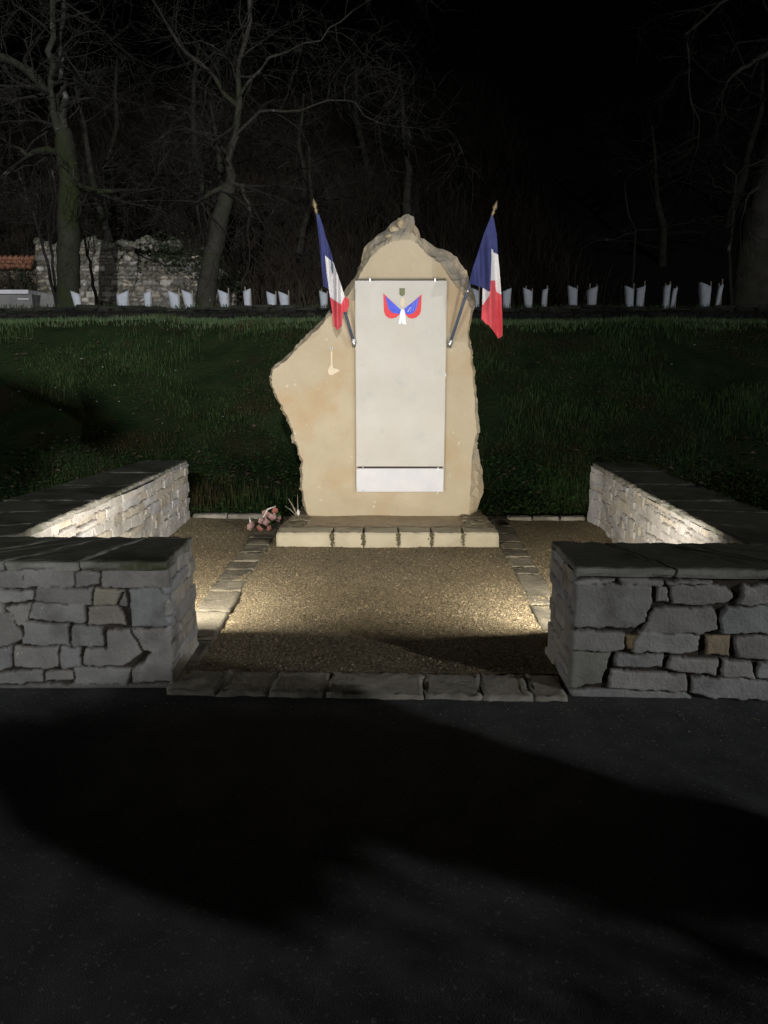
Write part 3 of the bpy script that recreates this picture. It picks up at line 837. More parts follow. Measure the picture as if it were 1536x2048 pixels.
# plaques
def rect_plate(name, x0, x1, z0, z1, y, t, m, parent):
    bm = bmesh.new()
    bmesh.ops.create_cube(bm, size=1)
    for v in bm.verts: v.co = Vector(((x0 + x1) / 2 + v.co.x * (x1 - x0), y + t / 2 + v.co.y * t, (z0 + z1) / 2 + v.co.z * (z1 - z0)))
    bmesh.ops.bevel(bm, geom=bm.edges[:], offset=.003, segments=2, affect='EDGES')
    me = bpy.data.meshes.new(name); bm.to_mesh(me); bm.free()
    return link_mesh(name, me, m, parent)
PY = SY - .035
tl_ = at_y(713, 561, PY); br_ = at_y(888, 933, PY); tr_ = at_y(896, 561, PY)
bl2 = at_y(713, 983.5, PY); tl2 = at_y(713, 937, PY)
X0 = bl2.x; X1 = br_.x; 
plq = rect_plate('plaque', X0, X1, br_.z, tl_.z, PY, .022, M['plaque'], stele)
plq['label'] = 'tall off-white panel with a small tricolour emblem'
low = rect_plate('plaque', X0, X1 - .002, bl2.z, tl2.z, PY - .002, .024, M['plaque_low'], stele)
low['label'] = 'short whiter panel below the tall one'
mb = MB()
mb.box(((X0 + X1) / 2, PY + .029, (tl_.z + bl2.z) / 2), (X1 - X0 - .03, .0135, tl_.z - bl2.z - .03))
mb.box(((X0 + X1) / 2, PY + .018, tl_.z + .006), (X1 - X0 - .01, .02, .008))  # dark strip drawn for the shade along the top of the plaque
mb.build('mount_gap_shade', M['dark_gap'], stele)
def clip(parent, x, z, s=.012):
    mb = MB(); mb.box((x, PY - .004, z), (.009, .006, s * 2)); mb.lathe((x, PY - .010, z), (0, 1, 0), [(0, .004), (.004, .005)], 8)
    return mb.build('clip', M['metal'], parent)
for px2, py2 in ((740, 560), (870, 560), (715, 749), (891, 750)):
    w = at_y(px2, py2, PY); clip(plq, w.x, w.z)
for px2, py2 in ((726, 936), (876, 937), (727, 982), (875, 984)):
    w = at_y(px2, py2, PY); clip(low, w.x, w.z)
E8 = lambda x, y: (740 + x / 11.815, 540 + y / 11.815)
EY = PY - .003
flat_poly([(315,550),(322,800),(330,980),(355,1060),(430,1130),(520,1150),(620,1120),(700,1050),(735,950)], E8, EY, .0025, 'wing_border', M['em_red'], plq)
flat_poly([(365,615),(550,782),(737,945),(705,1030),(640,1035),(520,1005),(440,920),(395,750)], E8, EY - .002, .0025, 'wing', M['em_blue'], plq)
flat_poly([(1220,575),(1000,765),(800,925),(840,1060),(910,1125),(1000,1150),(1100,1120),(1180,1040),(1205,960),(1215,760)][::-1], E8, EY, .0025, 'wing_border', M['em_red'], plq)
flat_poly([(1182,622),(1000,770),(803,925),(845,1040),(940,1045),(1030,1010),(1110,880),(1150,720)][::-1], E8, EY - .002, .0025, 'wing', M['em_blue'], plq)
flat_poly([(742,925),(803,925),(835,1040),(838,1150),(862,1290),(762,1277),(748,1200),(732,1277),(665,1270),(695,1150),(705,1040)], E8, EY - .004, .0025, 'ribbon_tail', M['em_white'], plq)
flat_poly([(695,428),(825,430),(825,575),(790,610),(755,622),(715,600),(695,575)], E8, EY, .003, 'shield', M['em_green'], plq)
flat_poly([(735,690),(770,655),(805,690),(822,760),(810,830),(770,860),(730,830),(718,760)], E8, PY - .0012, .0012, 'medallion', M['em_peach'], plq)
for k in range(4):
    a = (880 + k * 62, 990 - k * 8); b = (960 + k * 52, 870 - k * 62)
    flat_poly([a, (a[0] + 14, a[1] + 4), (b[0] + 10, b[1] + 4), b], E8, EY - .0032, .0014, 'feather_line', M['flag_white'] if k == 0 else mat('feather_blue', (0.2, 0.25, 0.75), None, rough=.5), plq)

# ------------------------------------------------------------------ flags
def make_flag(label, Z, pole_px, finial_px, left, right, regions, yb, yt, phase, nfold):
    """pole_px: bracket -> top in zoom px; cloth outline as left/right x at given y"""
    b = at_y(*Z(*pole_px[0]), yb); t = at_y(*Z(*pole_px[1]), yt)
    root = empty('flag', b)
    tag(root, label, 'flag', 'tricolour flags on the stele')
    d = (t - b)
    mb = MB(); mb.tube([b, b + d * .5, t], [.0135, .0125, .010], 10)
    mb.build('pole', M['pole'], root, True)
    ax = d.normalized()
    mb = MB(); mb.lathe(b - ax * .02, ax, [(0, .02), (.01, .022), (.05, .021), (.06, .015)], 12)
    mb.box((b.x, (b.y + SY) / 2 + .003, b.z - .012), (.03, abs(SY - b.y) + .004, .05))
    mb.build('bracket', M['metal'], root, True)
    tip = at_y(*Z(*finial_px), yt - .01); f = (tip - t); fl = f.length
    mb = MB(); mb.lathe(t, f, [(0, .012), (.12 * fl, .012), (.2 * fl, .018), (.28 * fl, .010), (.40 * fl, .012), (.5 * fl, .021), (.6 * fl, .019), (.85 * fl, .007), (fl, .001)], 10)
    mb.build('finial', M['brass'], root, True)
    mb = MB(); mb.lathe(b + d * .42, ax, [(0, .0145), (.002, .016), (.02, .016), (.022, .0145)], 12)
    mb.build('clamp_ring', M['metal'], root, True)
    y0, y1 = left[0][0], left[-1][0]
    nr, nc = 170, 56
    V = []; mats = []; F = []
    ly = [p[0] for p in left]; lx = [p[1] for p in left]; ry = [p[0] for p in right]; rx = [p[1] for p in right]
    for j in range(nr):
        py = y0 + (y1 - y0) * j / (nr - 1)
        xl, xr = np.interp(py, ly, lx), np.interp(py, ry, rx)
        # depth of the pole at this height
        tt = np.clip((pole_px[1][1] - py) / (pole_px[1][1] - pole_px[0][1]), 0, 1)
        dep = yt + (yb - yt) * min(tt, .62)
        am = .06 * min(1, j / nr * 2.2)
        for i in range(nc):
            s = i / (nc - 1); X = xl + (xr - xl) * s
            q = X / 100.0
            fold = am * (0.55 * math.sin(q * nfold + phase + .0012 * py) + .35 * math.sin(q * nfold * 2.1 + 1.3 * phase - .002 * py)) + .007 * math.sin(py * .011 + s * 5) * min(1, j / 40)
            w = at_y(*Z(X, py), dep - .055 * min(1, j / 30) + fold)
            V.append(tuple(w))
    def region(x, y):
        for nm, poly in regions:
            ins = False
            for (x1, y1), (x2, y2) in zip(poly, poly[1:] + poly[:1]):
                if (y1 > y) != (y2 > y) and x < (x2 - x1) * (y - y1) / (y2 - y1) + x1: ins = not ins
            if ins: return nm
        return 0
    for j in range(nr - 1):
        py = y0 + (y1 - y0) * (j + .5) / (nr - 1)
        xl, xr = np.interp(py, ly, lx), np.interp(py, ry, rx)
        for i in range(nc - 1):
            F.append((j * nc + i, j * nc + i + 1, (j + 1) * nc + i + 1, (j + 1) * nc + i))
            mats.append(region(xl + (xr - xl) * (i + .5) / (nc - 1), py))
    mesh_np('cloth', np.array(V), F, [M['flag_blue'], M['flag_white'], M['flag_red']], root, True, mat_idx=mats)
    return root
Z4 = lambda x, y: (600 + x / 6.4, 390 + y / 6.4)
Z5 = lambda x, y: (880 + x / 6.4, 390 + y / 6.4)
make_flag('furled blue white red flag on the left of the stele, slimmer of the two', Z4, [(690, 1890), (212, 235)], (168, 35),
  [(245,208),(500,235),(800,262),(1000,284),(1170,300),(1200,362),(1310,385),(1500,412),(1670,430),(1730,478)],
  [(245,244),(400,295),(540,330),(690,385),(870,432),(1000,475),(1290,572),(1340,628),(1420,626),(1490,602),(1505,545),(1670,540),(1730,486)],
  [(1, [(320,772),(350,800),(395,838),(432,868),(475,1000),(575,1300),(525,1402),(455,1355),(385,1310),(352,1080)]),
   (2, [(380,1309),(455,1355),(525,1402),(575,1302),(700,1250),(700,1800),(300,1800)])], SY - .045, SY - .34, .4, 3.2)
make_flag('blue white red flag hanging open from its pole at the right of the stele', Z5, [(130, 1900), (668, 262)], (732, 68),
  [(268,664),(350,620),(500,560),(760,480),(950,415),(1128,368),(1150,440),(1190,545),(1400,540),(1585,530),(1650,590),(1665,622),(1750,690),(1835,745)],
  [(268,674),(300,690),(500,725),(760,742),(1000,765),(1270,785),(1500,795),(1700,801),(1800,800),(1835,756)],
  [(1, [(660,688),(675,695),(685,735),(745,762),(800,1280),(775,1270),(720,1240),(705,1095),(652,1095)]),
   (1, [(540,1190),(560,1195),(632,1242),(642,1230),(625,1300),(560,1390),(535,1420)]),
   (2, [(652,1095),(705,1095),(720,1240),(785,1278),(900,1400),(900,1900),(400,1900),(500,1430),(560,1390),(625,1300),(642,1225)])], SY - .045, SY - .38, 1.9, 2.2)

# ------------------------------------------------------------------ flowers and a dry sprig by the plinth
fl = empty('flower_bouquet', (-1.08, 6.88, 0.014))
tag(fl, 'withered pink flower bouquet lying on the paving left of the plinth', 'flowers')
def flower(c, r, seed, m, tilt):
    r = r * .62
    rr = random.Random(seed); mb = MB(); R = Matrix.Rotation(tilt[0], 3, 'X') @ Matrix.Rotation(tilt[1], 3, 'Y')
    for k in range(7):
        a = 2 * math.pi * k / 7 + rr.uniform(-.2, .2); l = r * rr.uniform(.8, 1.2); w = r * .42
        ca, sa = math.cos(a), math.sin(a); zt_ = rr.uniform(.15, .7)
        prof = [(0, .08, 0), (.3, .75, .22), (.65, 1.0, .42), (.9, .7, .42 + zt_ * .3), (1.0, .25, .4 + zt_ * .4)]
        vs_ = []
        for f_, w_, z_ in prof:
            for sg in (-1, 0, 1):
                ll, wv = l * f_, w * w_ * sg
                vs_.append(Vector(c) + R @ Vector((ca * ll - sa * wv, sa * ll + ca * wv, l * z_ + (l * .12 if sg else 0) + rr.uniform(-.04, .04) * l)))
        mb.add(vs_, [(q * 3 + e_, q * 3 + e_ + 1, q * 3 + e_ + 4, q * 3 + e_ + 3) for q in range(4) for e_ in (0, 1)])
    return mb.build('blossom', m, fl)
bl = [((-1.19, 6.80, .05), .065, 'petal'), ((-1.13, 6.76, .045), .05, 'petal_red'), ((-1.09, 6.92, .14), .06, 'petal'), ((-1.03, 6.9, .12), .06, 'petal'),
      ((-1.0, 6.96, .16), .055, 'petal_red'), ((-.985, 6.93, .1), .05, 'petal'), ((-1.06, 6.84, .08), .055, 'petal'), ((-1.12, 6.88, .09), .045, 'petal'), ((-1.03, 6.78, .04), .045, 'petal_red')]
for i, (c, r, m) in enumerate(bl):
    flower(c, r, i, M[m], (random.uniform(.3, 1.2), random.uniform(-.7, .7)))
mb = MB()
for i, (c, r, m) in enumerate(bl):
    mb.tube([c, (c[0] * .5 - .53, c[1] + .06, c[2] * .5 + .03), (-1.02, 7.05, .04)], [.003, .003, .003], 5)
for k in range(22):
    c = Vector((random.uniform(-1.2, -.96), random.uniform(6.78, 7.05), random.uniform(.03, .14)))
    a = random.uniform(0, 6.28); u_ = Vector((math.cos(a), math.sin(a), random.uniform(-.3, .8))) * .045; v_ = Vector((-math.sin(a), math.cos(a), .2)) * .016
    mb.add([c - u_, c + v_, c + u_, c - v_], [(0, 1, 2, 3)])
mb.build('foliage', M['weed'], fl)
for pts_, rs_ in (([(-1.10, 6.86, .13), (-1.07, 6.93, .19), (-1.0, 6.98, .21)], [.006, .008, .002]), ([(-1.21, 6.82, .08), (-1.22, 6.83, .13)], [.012, .002])):
    mb = MB(); mb.tube(pts_, rs_, 6); mb.build('pale_stem', M['pale_wrap'], fl)
sp = empty('dry_sprig', (-.80, 7.03, PLZ))
tag(sp, 'small dry sprig with a pale tip standing against the left foot of the stele', 'plant')
mb = MB()
for dx, h, r in ((-.05, .16, .006), (-.03, .10, .005), (-.07, .09, .004), (.0, .2, .004)):
    mb.tube([(-.80 + dx * .2, 7.02, PLZ - .01), (-.80 + dx, 7.01, PLZ + h * .6), (-.80 + dx * 1.7, 7.0, PLZ + h)], [r, r, r * .3], 5)
mb.build('stems', M['stake'], sp)
mb = MB(); lump(mb, (-.795, 6.985, PLZ + .03), (.014, .014, .03), 4)
mb.build('pale_bud', M['pale_wrap'], sp)

# ------------------------------------------------------------------ floodlights hidden behind the front walls
for k, (x, y, z, yaw) in enumerate(FLOODS):
    root = empty('floodlight', (x, y, 0.0))
    tag(root, 'small black floodlight on the gravel behind the front end of the ' + ('left' if k == 0 else 'right') + ' wall', 'floodlight', 'floodlights aimed at the stele')
    R = Matrix.Rotation(rad(yaw), 3, 'Z') @ Matrix.Rotation(rad(FLOOD_TILT), 3, 'X')
    c = Vector((x, y, z))
    mb = MB()
    mb.box(c - R @ Vector((0, .035, 0)), (.27, .05, .20), R)
    for sx in (-1, 1): mb.box(c + R @ Vector((sx * .132, -.004, 0)), (.008, .014, .20), R)
    mb.build('housing', M['housing'], root)
    mb = MB(); mb.box((x, y - .04, .05), (.03, .03, .12)); mb.box((x, y - .04, -.002), (.14, .12, .03))
    mb.build('stand', M['housing'], root)
    l = bpy.data.lights.new('flood_lamp', 'AREA')
    l.shape = 'RECTANGLE'; l.size = .25; l.size_y = .18; l.energy = FLOOD_W; l.color = FLOOD_COL
    lo = bpy.data.objects.new('flood_lamp', l); COL.objects.link(lo)
    lo.location = c + R @ Vector((0, .002, 0))
    lo.rotation_euler = (R @ Matrix.Rotation(rad(90), 3, 'X')).to_euler()

# ------------------------------------------------------------------ terrace wall and tree guards
tw = empty('terrace_wall', (0, 18.15, 2.2))
tag(tw, 'low dark rubble wall running along the top of the grass bank', 'stone wall')
loopT = [(-16, 18.1), (16, 18.1), (16, 18.45), (-16, 18.45)]
stT = courses(0, 32.0, 2.1, 2.75, hs=(.08, .17), ws=(.15, .45), gap=.03, jit=.03, seed=77)
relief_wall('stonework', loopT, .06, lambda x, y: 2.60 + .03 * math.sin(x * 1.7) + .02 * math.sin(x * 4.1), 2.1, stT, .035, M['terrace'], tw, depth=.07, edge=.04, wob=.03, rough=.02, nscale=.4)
mb = MB()
for k in range(400):
    xx = random.uniform(-11, 11)
    slab_h = random.uniform(.02, .06)
for i in range(64):
    a = -16 + i * .5; slab(mb, [(a + .01, 18.09), (a + .49, 18.09), (a + .49, 18.47), (a + .01, 18.47)], 2.56 + .03 * math.sin((a + .25) * 1.7) + .02 * math.sin((a + .25) * 4.1), 2.62 + .03 * math.sin((a + .25) * 1.7) + random.uniform(-.015, .02), jit=.03, seed=i, step=.12, top_noise=.015, bev=.02)
mesh_np('coping', np.array(mb.V), mb.F, M['terrace'], tw, True, np.full((len(mb.V), 3), (1.3, 1.3, 1.25)))
n = 2600
x = rng.uniform(-10.5, 10.5, n); y = rng.uniform(18.2, 18.75, n)
V1, T1 = blades(x, y, .03, .12, .006); zz = V1.reshape(-1, 5, 3); zz[:, :, 2] += (2.60 - zz[:, :1, 2]) + .01
tag(mesh_np('terrace_grass', zz.reshape(-1, 3), T1, M['grass']), 'short grass growing along the top of the dark terrace wall', 'grass', kind='stuff')

guards = [  # px centre, top, bottom, width, lean, label
 (157, 583, 610, 17, -.14, 'white tree guard leaning left beside the mossy trunk, leftmost of the row'),
 (246, 585, 610, 24, .03, 'broad greyish tree guard before the ruined wall, second from left in the row'),
 (296, 583, 610, 15, .02, 'narrow tree guard half white half shaded, standing alone before the ruined wall'),
 (351, 583, 611, 21, -.08, 'tree guard with a sloping top, left one of the pair before the grey leaning trunk'),
 (379, 581, 612, 20, -.12, 'bright tree guard with tall stake, right one of the pair before the grey trunk'),
 (450, 581, 613, 20, -.06, 'tapered tree guard just right of the foot of the grey leaning trunk'),
 (495, 578, 612, 15, .0, 'slim upright cylindrical tree guard midway between grey trunk and left flag'),
 (544, 584, 613, 19, -.03, 'tree guard with two stakes, left one of the close pair left of the left flag'),
 (570, 584, 612, 20, -.08, 'tree guard with raised right corner, nearer to the left flag in the close pair'),
 (648, 582, 615, 16, -.03, 'half hidden tree guard just below the blue fold of the left flag'),
 (953, 577, 606, 14, -.08, 'tree guard seen in the gap between right flag cloth and stele'),
 (1012, 577, 612, 17, .02, 'tree guard just right of the right flag, touching its red tip'),
 (1057, 577, 610, 18, -.08, 'tree guard with a stake, first clear one right of the right flag'),
 (1087, 576, 605, 11, .06, 'narrow torn tree guard close behind the first clear one right of the flag'),
 (1146, 573, 606, 19, -.06, 'tree guard with hooked left corner, left one of the spaced pair in mid right'),
 (1183, 574, 605, 20, .0, 'squarish tree guard, right one of the spaced pair in mid right'),
 (1259, 573, 610, 18, -.07, 'tapering tree guard, front left of the touching pair with two stakes'),
 (1278, 572, 610, 18, .02, 'dim grey tree guard, back right of the touching pair with two stakes'),
 (1331, 568, 609, 13, .02, 'tall slim tree guard right of the touching pair'),
 (1343, 574, 610, 10, .12, 'short slanting tree guard leaning against the tall slim one'),
 (1411, 567, 602, 23, -.08, 'wide tilted tree guard near the big right trunk'),
 (1434, 568, 604, 9, .12, 'thin sliver of a tree guard, rightmost of the row by the big trunk')]
for k, (px0, pt, pb, pw, lean, lab) in enumerate(guards):
    r = random.Random(k)
    yy = 18.85 + (k % 3) * .12
    b = at_y(px0, pb, yy); b.z = min(b.z, 2.62); t = at_y(px0, pt + 2.5, yy)
    h = t.z - b.z; w = pw / FPX * yy * .98
    root = empty('tree_guard', (b.x, yy, b.z))
    tag(root, lab, 'tree guard', 'white tree guards along the terrace')
    n = 16; rings = []
    for lv in range(5):
        f = lv / 4; rr_ = w / 2 * (.78 + .26 * f)
        ring = []
        for i in range(n):
            a = 2 * math.pi * i / n + .4
            sq = (abs(math.cos(a)) ** 3 + abs(math.sin(a)) ** 3) ** (-1 / 3)
            zt = h * f + (w * .22 * math.cos(a + (0 if lean < 0 else 3.1)) * (-1) if lv == 4 else 0) + (r.uniform(-.006, .006) if lv == 4 else 0)
            ring.append(Vector((lean * h * f + rr_ * sq * math.cos(a) * (1 + r.uniform(-.03, .03)), rr_ * .8 * sq * math.sin(a), zt)))
        rings.append(ring)
    inner_ = [[v * 1.0 + Vector((-v.x + lean * h * lv / 4, -v.y, 0)) * .05 for v in rings[lv]] for lv in (4, 3, 2, 1, 0)]
    allr = rings + inner_
    mb = MB(); vs = [v + Vector((b.x, yy, b.z)) for rg in allr for v in rg]
    fs = [(j * n + i, j * n + (i + 1) % n, (j + 1) * n + (i + 1) % n, (j + 1) * n + i) for j in range(len(allr) - 1) for i in range(n)]
    mb.add(vs, fs); mb.build('sleeve', M['guard'], root, True)
    for s_ in range(1 if k % 3 else 2):
        mb = MB(); sx = w * (.46 - .7 * s_) ; top = h * r.uniform(1.05, 1.3)
        mb.box((b.x + sx + lean * h * .6, yy + (.0 if s_ else w * .05), b.z + top / 2), (.022, .022, top))
        mb.build('stake', M['stake'], root)

# ------------------------------------------------------------------ ruined stone building, tiled wall, trough
rb = empty('ruined_stone_wall', (-8, 26, 2.5))
tag(rb, 'tall crumbling rubble wall of an old building behind the mossy trees', 'ruined wall')
xL, xR = at_y(73, 560, 26).x, at_y(468, 560, 26).x
zT = at_y(250, 487, 26).z
loopB = [(xL, 26), (xR, 26), (xR, 26.5), (xL, 26.5)]
stB = courses(0, (xR - xL) * 2 + 1.2, 2.3, zT + .3, hs=(.10, .26), ws=(.12, .40), gap=.025, jit=.055, seed=88)
rsb = random.Random(4)
def tinted(t, k): return tuple(c * k for c in t)
stB = [(p, o_ * 2.5, tinted(t, rsb.choice([.6, .8, 1.0, 1.2, 1.7]))) for p, o_, t in stB]
def topB(x, y):
    f = (x - xL) / (xR - xL)
    return zT + .06 * math.sin(x * 3.1) + .05 * math.sin(x * 7.3 + 1) - 1.1 * max(0, f - .72) / .28
relief_wall('stonework', loopB, .08, topB, 2.3, stB, .032, M['rubble'], rb, depth=.06, edge=.04, wob=.03, rough=.018, joint=(.4, .38, .34), nscale=.4)
mb = MB()
for i in range(34):
    xx = xL + .1 + i * (xR - xL) * .72 / 34; s_ = rsb.uniform(.09, .16)
    lump(mb, (xx, 26.2, topB(xx, 26) + .02), (s_, .2, s_ * rsb.uniform(.7, 1.2)), i, 8, 5)
mesh_np('crest_stones', np.array(mb.V), mb.F, M['rubble'], rb, False, np.full((len(mb.V), 3), (.75, .8, .68)))
def leaf_clump(mb, c, s, n, r):
    for k in range(n):
        p = Vector((c[0] + r.gauss(0, s[0]), c[1] + r.gauss(0, s[1]), c[2] + r.gauss(0, s[2])))
        a = r.uniform(0, 6.28); q = r.uniform(.03, .07)
        u_ = Vector((math.cos(a), math.sin(a) * .4, r.uniform(-.6, .6))) * q; v_ = Vector((-math.sin(a) * .5, .3, math.cos(a))) * q * .6
        mb.add([p - u_, p + v_, p + u_, p - v_], [(0, 1, 2, 3)])
mb = MB()
for i in range(26):
    f = rsb.random() ** .7
    leaf_clump(mb, (xL + (xR - xL) * (.55 + .45 * f), 25.9, topB(xL + (xR - xL) * (.55 + .45 * f), 26) - rsb.uniform(0, .5)), (.25, .06, .2), 60, rsb)
mb.build('ivy', M['ivy'], rb)
# roofed garden wall at far left
rw = empty('tiled_garden_wall', (-14, 29, 2.5))
tag(rw, 'low wall topped by orange clay tiles at the far left edge', 'garden wall')
x0, x1 = at_y(-160, 530, 29).x, at_y(68, 530, 29).x
z1, z2 = at_y(30, 513, 29).z, at_y(30, 537, 29).z
mb = MB(); mb.box(((x0 + x1) / 2, 29.45, (z2 + 2.0) / 2), (x1 - x0, .35, z2 - 2.0))
o = mb.build('masonry', M['rubble'], rw)
a = o.data.color_attributes.new('tint', 'FLOAT_COLOR', 'POINT'); a.data.foreach_set('color', [.6, .55, .45, 1] * len(o.data.vertices))
mb = MB(); nt_ = int((x1 - x0) / .2)
for row in range(3):
    for i in range(nt_):
        xx = x0 + (i + .5) * .2; f0, f1 = row / 3, (row + 1) / 3
        A_ = Vector((xx, 29.0 + .45 * f0, z2 + (z1 - z2) * f0 + .02 + rsb.uniform(-.015, .015))); B_ = Vector((xx, 29.0 + .45 * f1 + .04, z2 + (z1 - z2) * f1 + .045))
        mb.tube([A_, B_], [.105, .095], 8)
mb.build('roof_tiles', M['roof_tile'], rw, True)
mb = MB()
for i in range(14): leaf_clump(mb, (x1 - rsb.uniform(0, 1.0), 28.9, z2 - rsb.uniform(.1, 1.2)), (.2, .08, .25), 60, rsb)
mb.build('ivy', M['ivy'], rw)
# grey block with pale ledge
tg = empty('stone_trough', (-11.5, 23, 2.6))
tag(tg, 'grey concrete block with a pale top ledge and a short white bar, far left', 'trough')
xa, xb = at_y(-120, 590, 23).x, at_y(62, 590, 23).x
zb, zm, zt_ = 2.4, at_y(30, 588, 23).z, at_y(30, 580, 23).z
mb = MB(); mb.box(((xa + xb) / 2, 23.4, (zb + zm) / 2), (xb - xa, .7, zm - zb)); mb.box((xb + .35, 23.5, (zb + zm) / 2 + .02), (.5, .5, zm - zb), Matrix.Rotation(.2, 3, 'Y'))
mb.build('body', M['concrete'], tg)
mb = MB(); mb.box(((xa + xb) / 2 - .05, 23.35, (zm + zt_) / 2 + .003), (xb - xa, .8, zt_ - zm))
mb.build('ledge', M['white_paint'], tg)
pm = at_y(46, 598, 23); mb = MB(); mb.box((pm.x, 23.03, pm.z), (.32, .05, .035)); mb.build('white_bar', M['white_paint'], tg)

# ------------------------------------------------------------------ trees
def branch_rec(mb, p, d, r, L, depth, rg, droop, twig_r=.005, sides=5):
    n = 4 if depth > 1 else 3
    pts = [Vector(p)]; rad_ = [r]; d = Vector(d).normalized()
    dirs = []
    for i in range(n):
        d = (d + Vector((rg.gauss(0, .24), rg.gauss(0, .22), rg.gauss(0, .22) + droop)) ).normalized()
        pts.append(pts[-1] + d * (L / n)); rad_.append(max(twig_r * .6, r * (1 - .55 * (i + 1) / n))); dirs.append(d)
    mb.tube(pts, rad_, sides if depth > 1 else 3, False)
    if depth <= 0: return
    kids = rg.choice([3, 4]) if depth > 1 else rg.choice([3, 4, 5])
    for k in range(kids):
        f = rg.uniform(.3, 1.0) if k else 1.0
        i = min(n - 1, int(f * n)); q = pts[i].lerp(pts[i + 1], f * n - i if f < 1 else 1.0)
        side = Vector((rg.gauss(0, 1), rg.gauss(0, .8), rg.gauss(0, .7))).normalized()
        nd = (dirs[i] * rg.uniform(.5, 1.0) + side * rg.uniform(.5, .95)).normalized()
        branch_rec(mb, q, nd, max(twig_r, rad_[i] * rg.uniform(.45, .65)), L * rg.uniform(.5, .8), depth - 1, rg, droop, twig_r, sides)

def limb_px(pts, y, dy=0.0):
    out = []
    for i, (px0, py0, w) in enumerate(pts):
        out.append((at_y(px0, py0, y + dy * i), w / FPX * y * .5 * .98))
    return out

def traced_tree(label, y, trunk, limbs, bark, seed, depth=3, L=1.7, droop=-.02, kids=4, group=None, twig='twig', name='bare_tree'):
    rg = random.Random(seed)
    tp = limb_px(trunk, y)
    root = empty(name, (tp[0][0].x, y, tp[0][0].z))
    tag(root, label, 'tree', group)
    mb = MB()
    pts = [p for p, r in tp]; rs = [r for p, r in tp]
    # resample the trunk for bark wobble
    P2, R2 = [], []
    for a, b, ra, rb_ in zip(pts[:-1], pts[1:], rs[:-1], rs[1:]):
        for k in range(4): 
            t = k / 4; P2.append(a.lerp(b, t) + Vector((rg.gauss(0, .012), rg.gauss(0, .012), 0))); R2.append((ra + (rb_ - ra) * t) * rg.uniform(.96, 1.05))
    P2.append(pts[-1]); R2.append(rs[-1])
    P2.insert(0, P2[0] - Vector((0, 0, .4))); R2.insert(0, R2[0] * 1.25)
    mb.tube(P2, R2, 12)
    mbc = MB()
    for lb, dy, *own in limbs:
        lp = limb_px(lb, y, dy)
        P3, R3 = [lp[0][0]], [lp[0][1]]
        for (a_, ra_), (b_, rb2) in zip(lp[:-1], lp[1:]):
            jm = min(.06, (b_ - a_).length * .04)
            for t_ in (.33, .66, 1.0):
                P3.append(a_.lerp(b_, t_) + Vector((rg.gauss(0, jm), rg.gauss(0, jm), rg.gauss(0, jm)))); R3.append((ra_ + (rb2 - ra_) * t_) * rg.uniform(.85, 1.1))
        if own:
            ml = MB(); ml.tube(P3, R3, 8); ml.build('limb', own[0], root, True)
        else: mb.tube(P3, R3, 8)
        for i in range(len(P3) - 1):
            for k in range((kids + 2) // 3 if i else 0):
                t = rg.random(); q = P3[i].lerp(P3[i + 1], t)
                d = (P3[i + 1] - P3[i]).normalized()
                side = Vector((rg.gauss(0, 1), rg.gauss(0, .7), rg.gauss(.1, .7))).normalized()
                branch_rec(mbc, q, (d * .5 + side).normalized(), max(.012, R3[i + 1] * .5), L * rg.uniform(.6, 1.1), depth, rg, droop)
        branch_rec(mbc, P3[-1], (P3[-1] - P3[-2]), R3[-1] * .9, L, depth, rg, droop)
    mb.build('trunk', bark, root, True)
    if mbc.V: mbc.build('crown', M[twig], root)
    return root

traced_tree('big mossy tree with pale bark patches forking high at the left', 20.5,
  [(136, 612, 46), (136, 540, 42), (138, 460, 42), (140, 370, 40), (132, 300, 36), (126, 262, 30)],
  [([(122, 268, 22), (104, 195, 20), (62, 142, 17), (10, 118, 14), (-60, 90, 10)], .25), ([(124, 268, 20), (106, 230, 13), (101, 160, 12), (103, 70, 11), (106, -20, 10), (108, -140, 7)], 0, M['bark_pale']),
   ([(128, 262, 18), (122, 160, 10), (126, 40, 9), (130, -90, 7)], .3, M['bark_pale']), ([(146, 372, 13), (180, 378, 11), (226, 386, 7)], -.1),
   ([(128, 310, 16), (96, 300, 13), (60, 310, 10), (18, 290, 8)], .2)], M['bark'], 3, depth=3, L=1.6, kids=2)
traced_tree('grey leaning tree with drooping twigs left of the left flag', 21.5,
  [(410, 612, 42), (418, 545, 36), (434, 470, 33), (448, 410, 30), (458, 370, 26)],
  [([(458, 372, 20), (466, 300, 15), (474, 200, 13), (490, 90, 10), (510, -40, 8)], .0), ([(456, 372, 12), (418, 385, 9), (392, 408, 6)], -.2),
   ([(462, 365, 11), (486, 372, 9), (498, 430, 5)], -.2), ([(468, 280, 7), (520, 225, 5), (600, 215, 4), (690, 190, 3), (760, 250, 2)], -.35),
   ([(474, 200, 6), (545, 115, 5), (640, 80, 3), (700, 20, 2)], -.2), ([(474, 210, 10), (400, 130, 8), (330, 60, 6)], .2)], M['bark_grey'], 8, depth=3, L=1.7, droop=-.06, kids=3)
traced_tree('huge dark trunk leaning out of frame at the right edge', 19.5,
  [(1486, 618, 96), (1500, 560, 84), (1514, 480, 76), (1530, 400, 70), (1556, 300, 64), (1590, 180, 58), (1620, 30, 50)],
  [([(1535, 360, 12), (1500, 385, 6), (1480, 430, 3)], -.3), ([(1590, 60, 16), (1530, 110, 11), (1480, 140, 7), (1455, 165, 4)], -.3),
   ([(1590, -40, 14), (1480, -20, 7), (1370, 60, 4), (1380, 170, 3), (1405, 290, 2)], -.2)], M['bark_grey'], 14, depth=2, L=1.2, droop=-.03, kids=1)
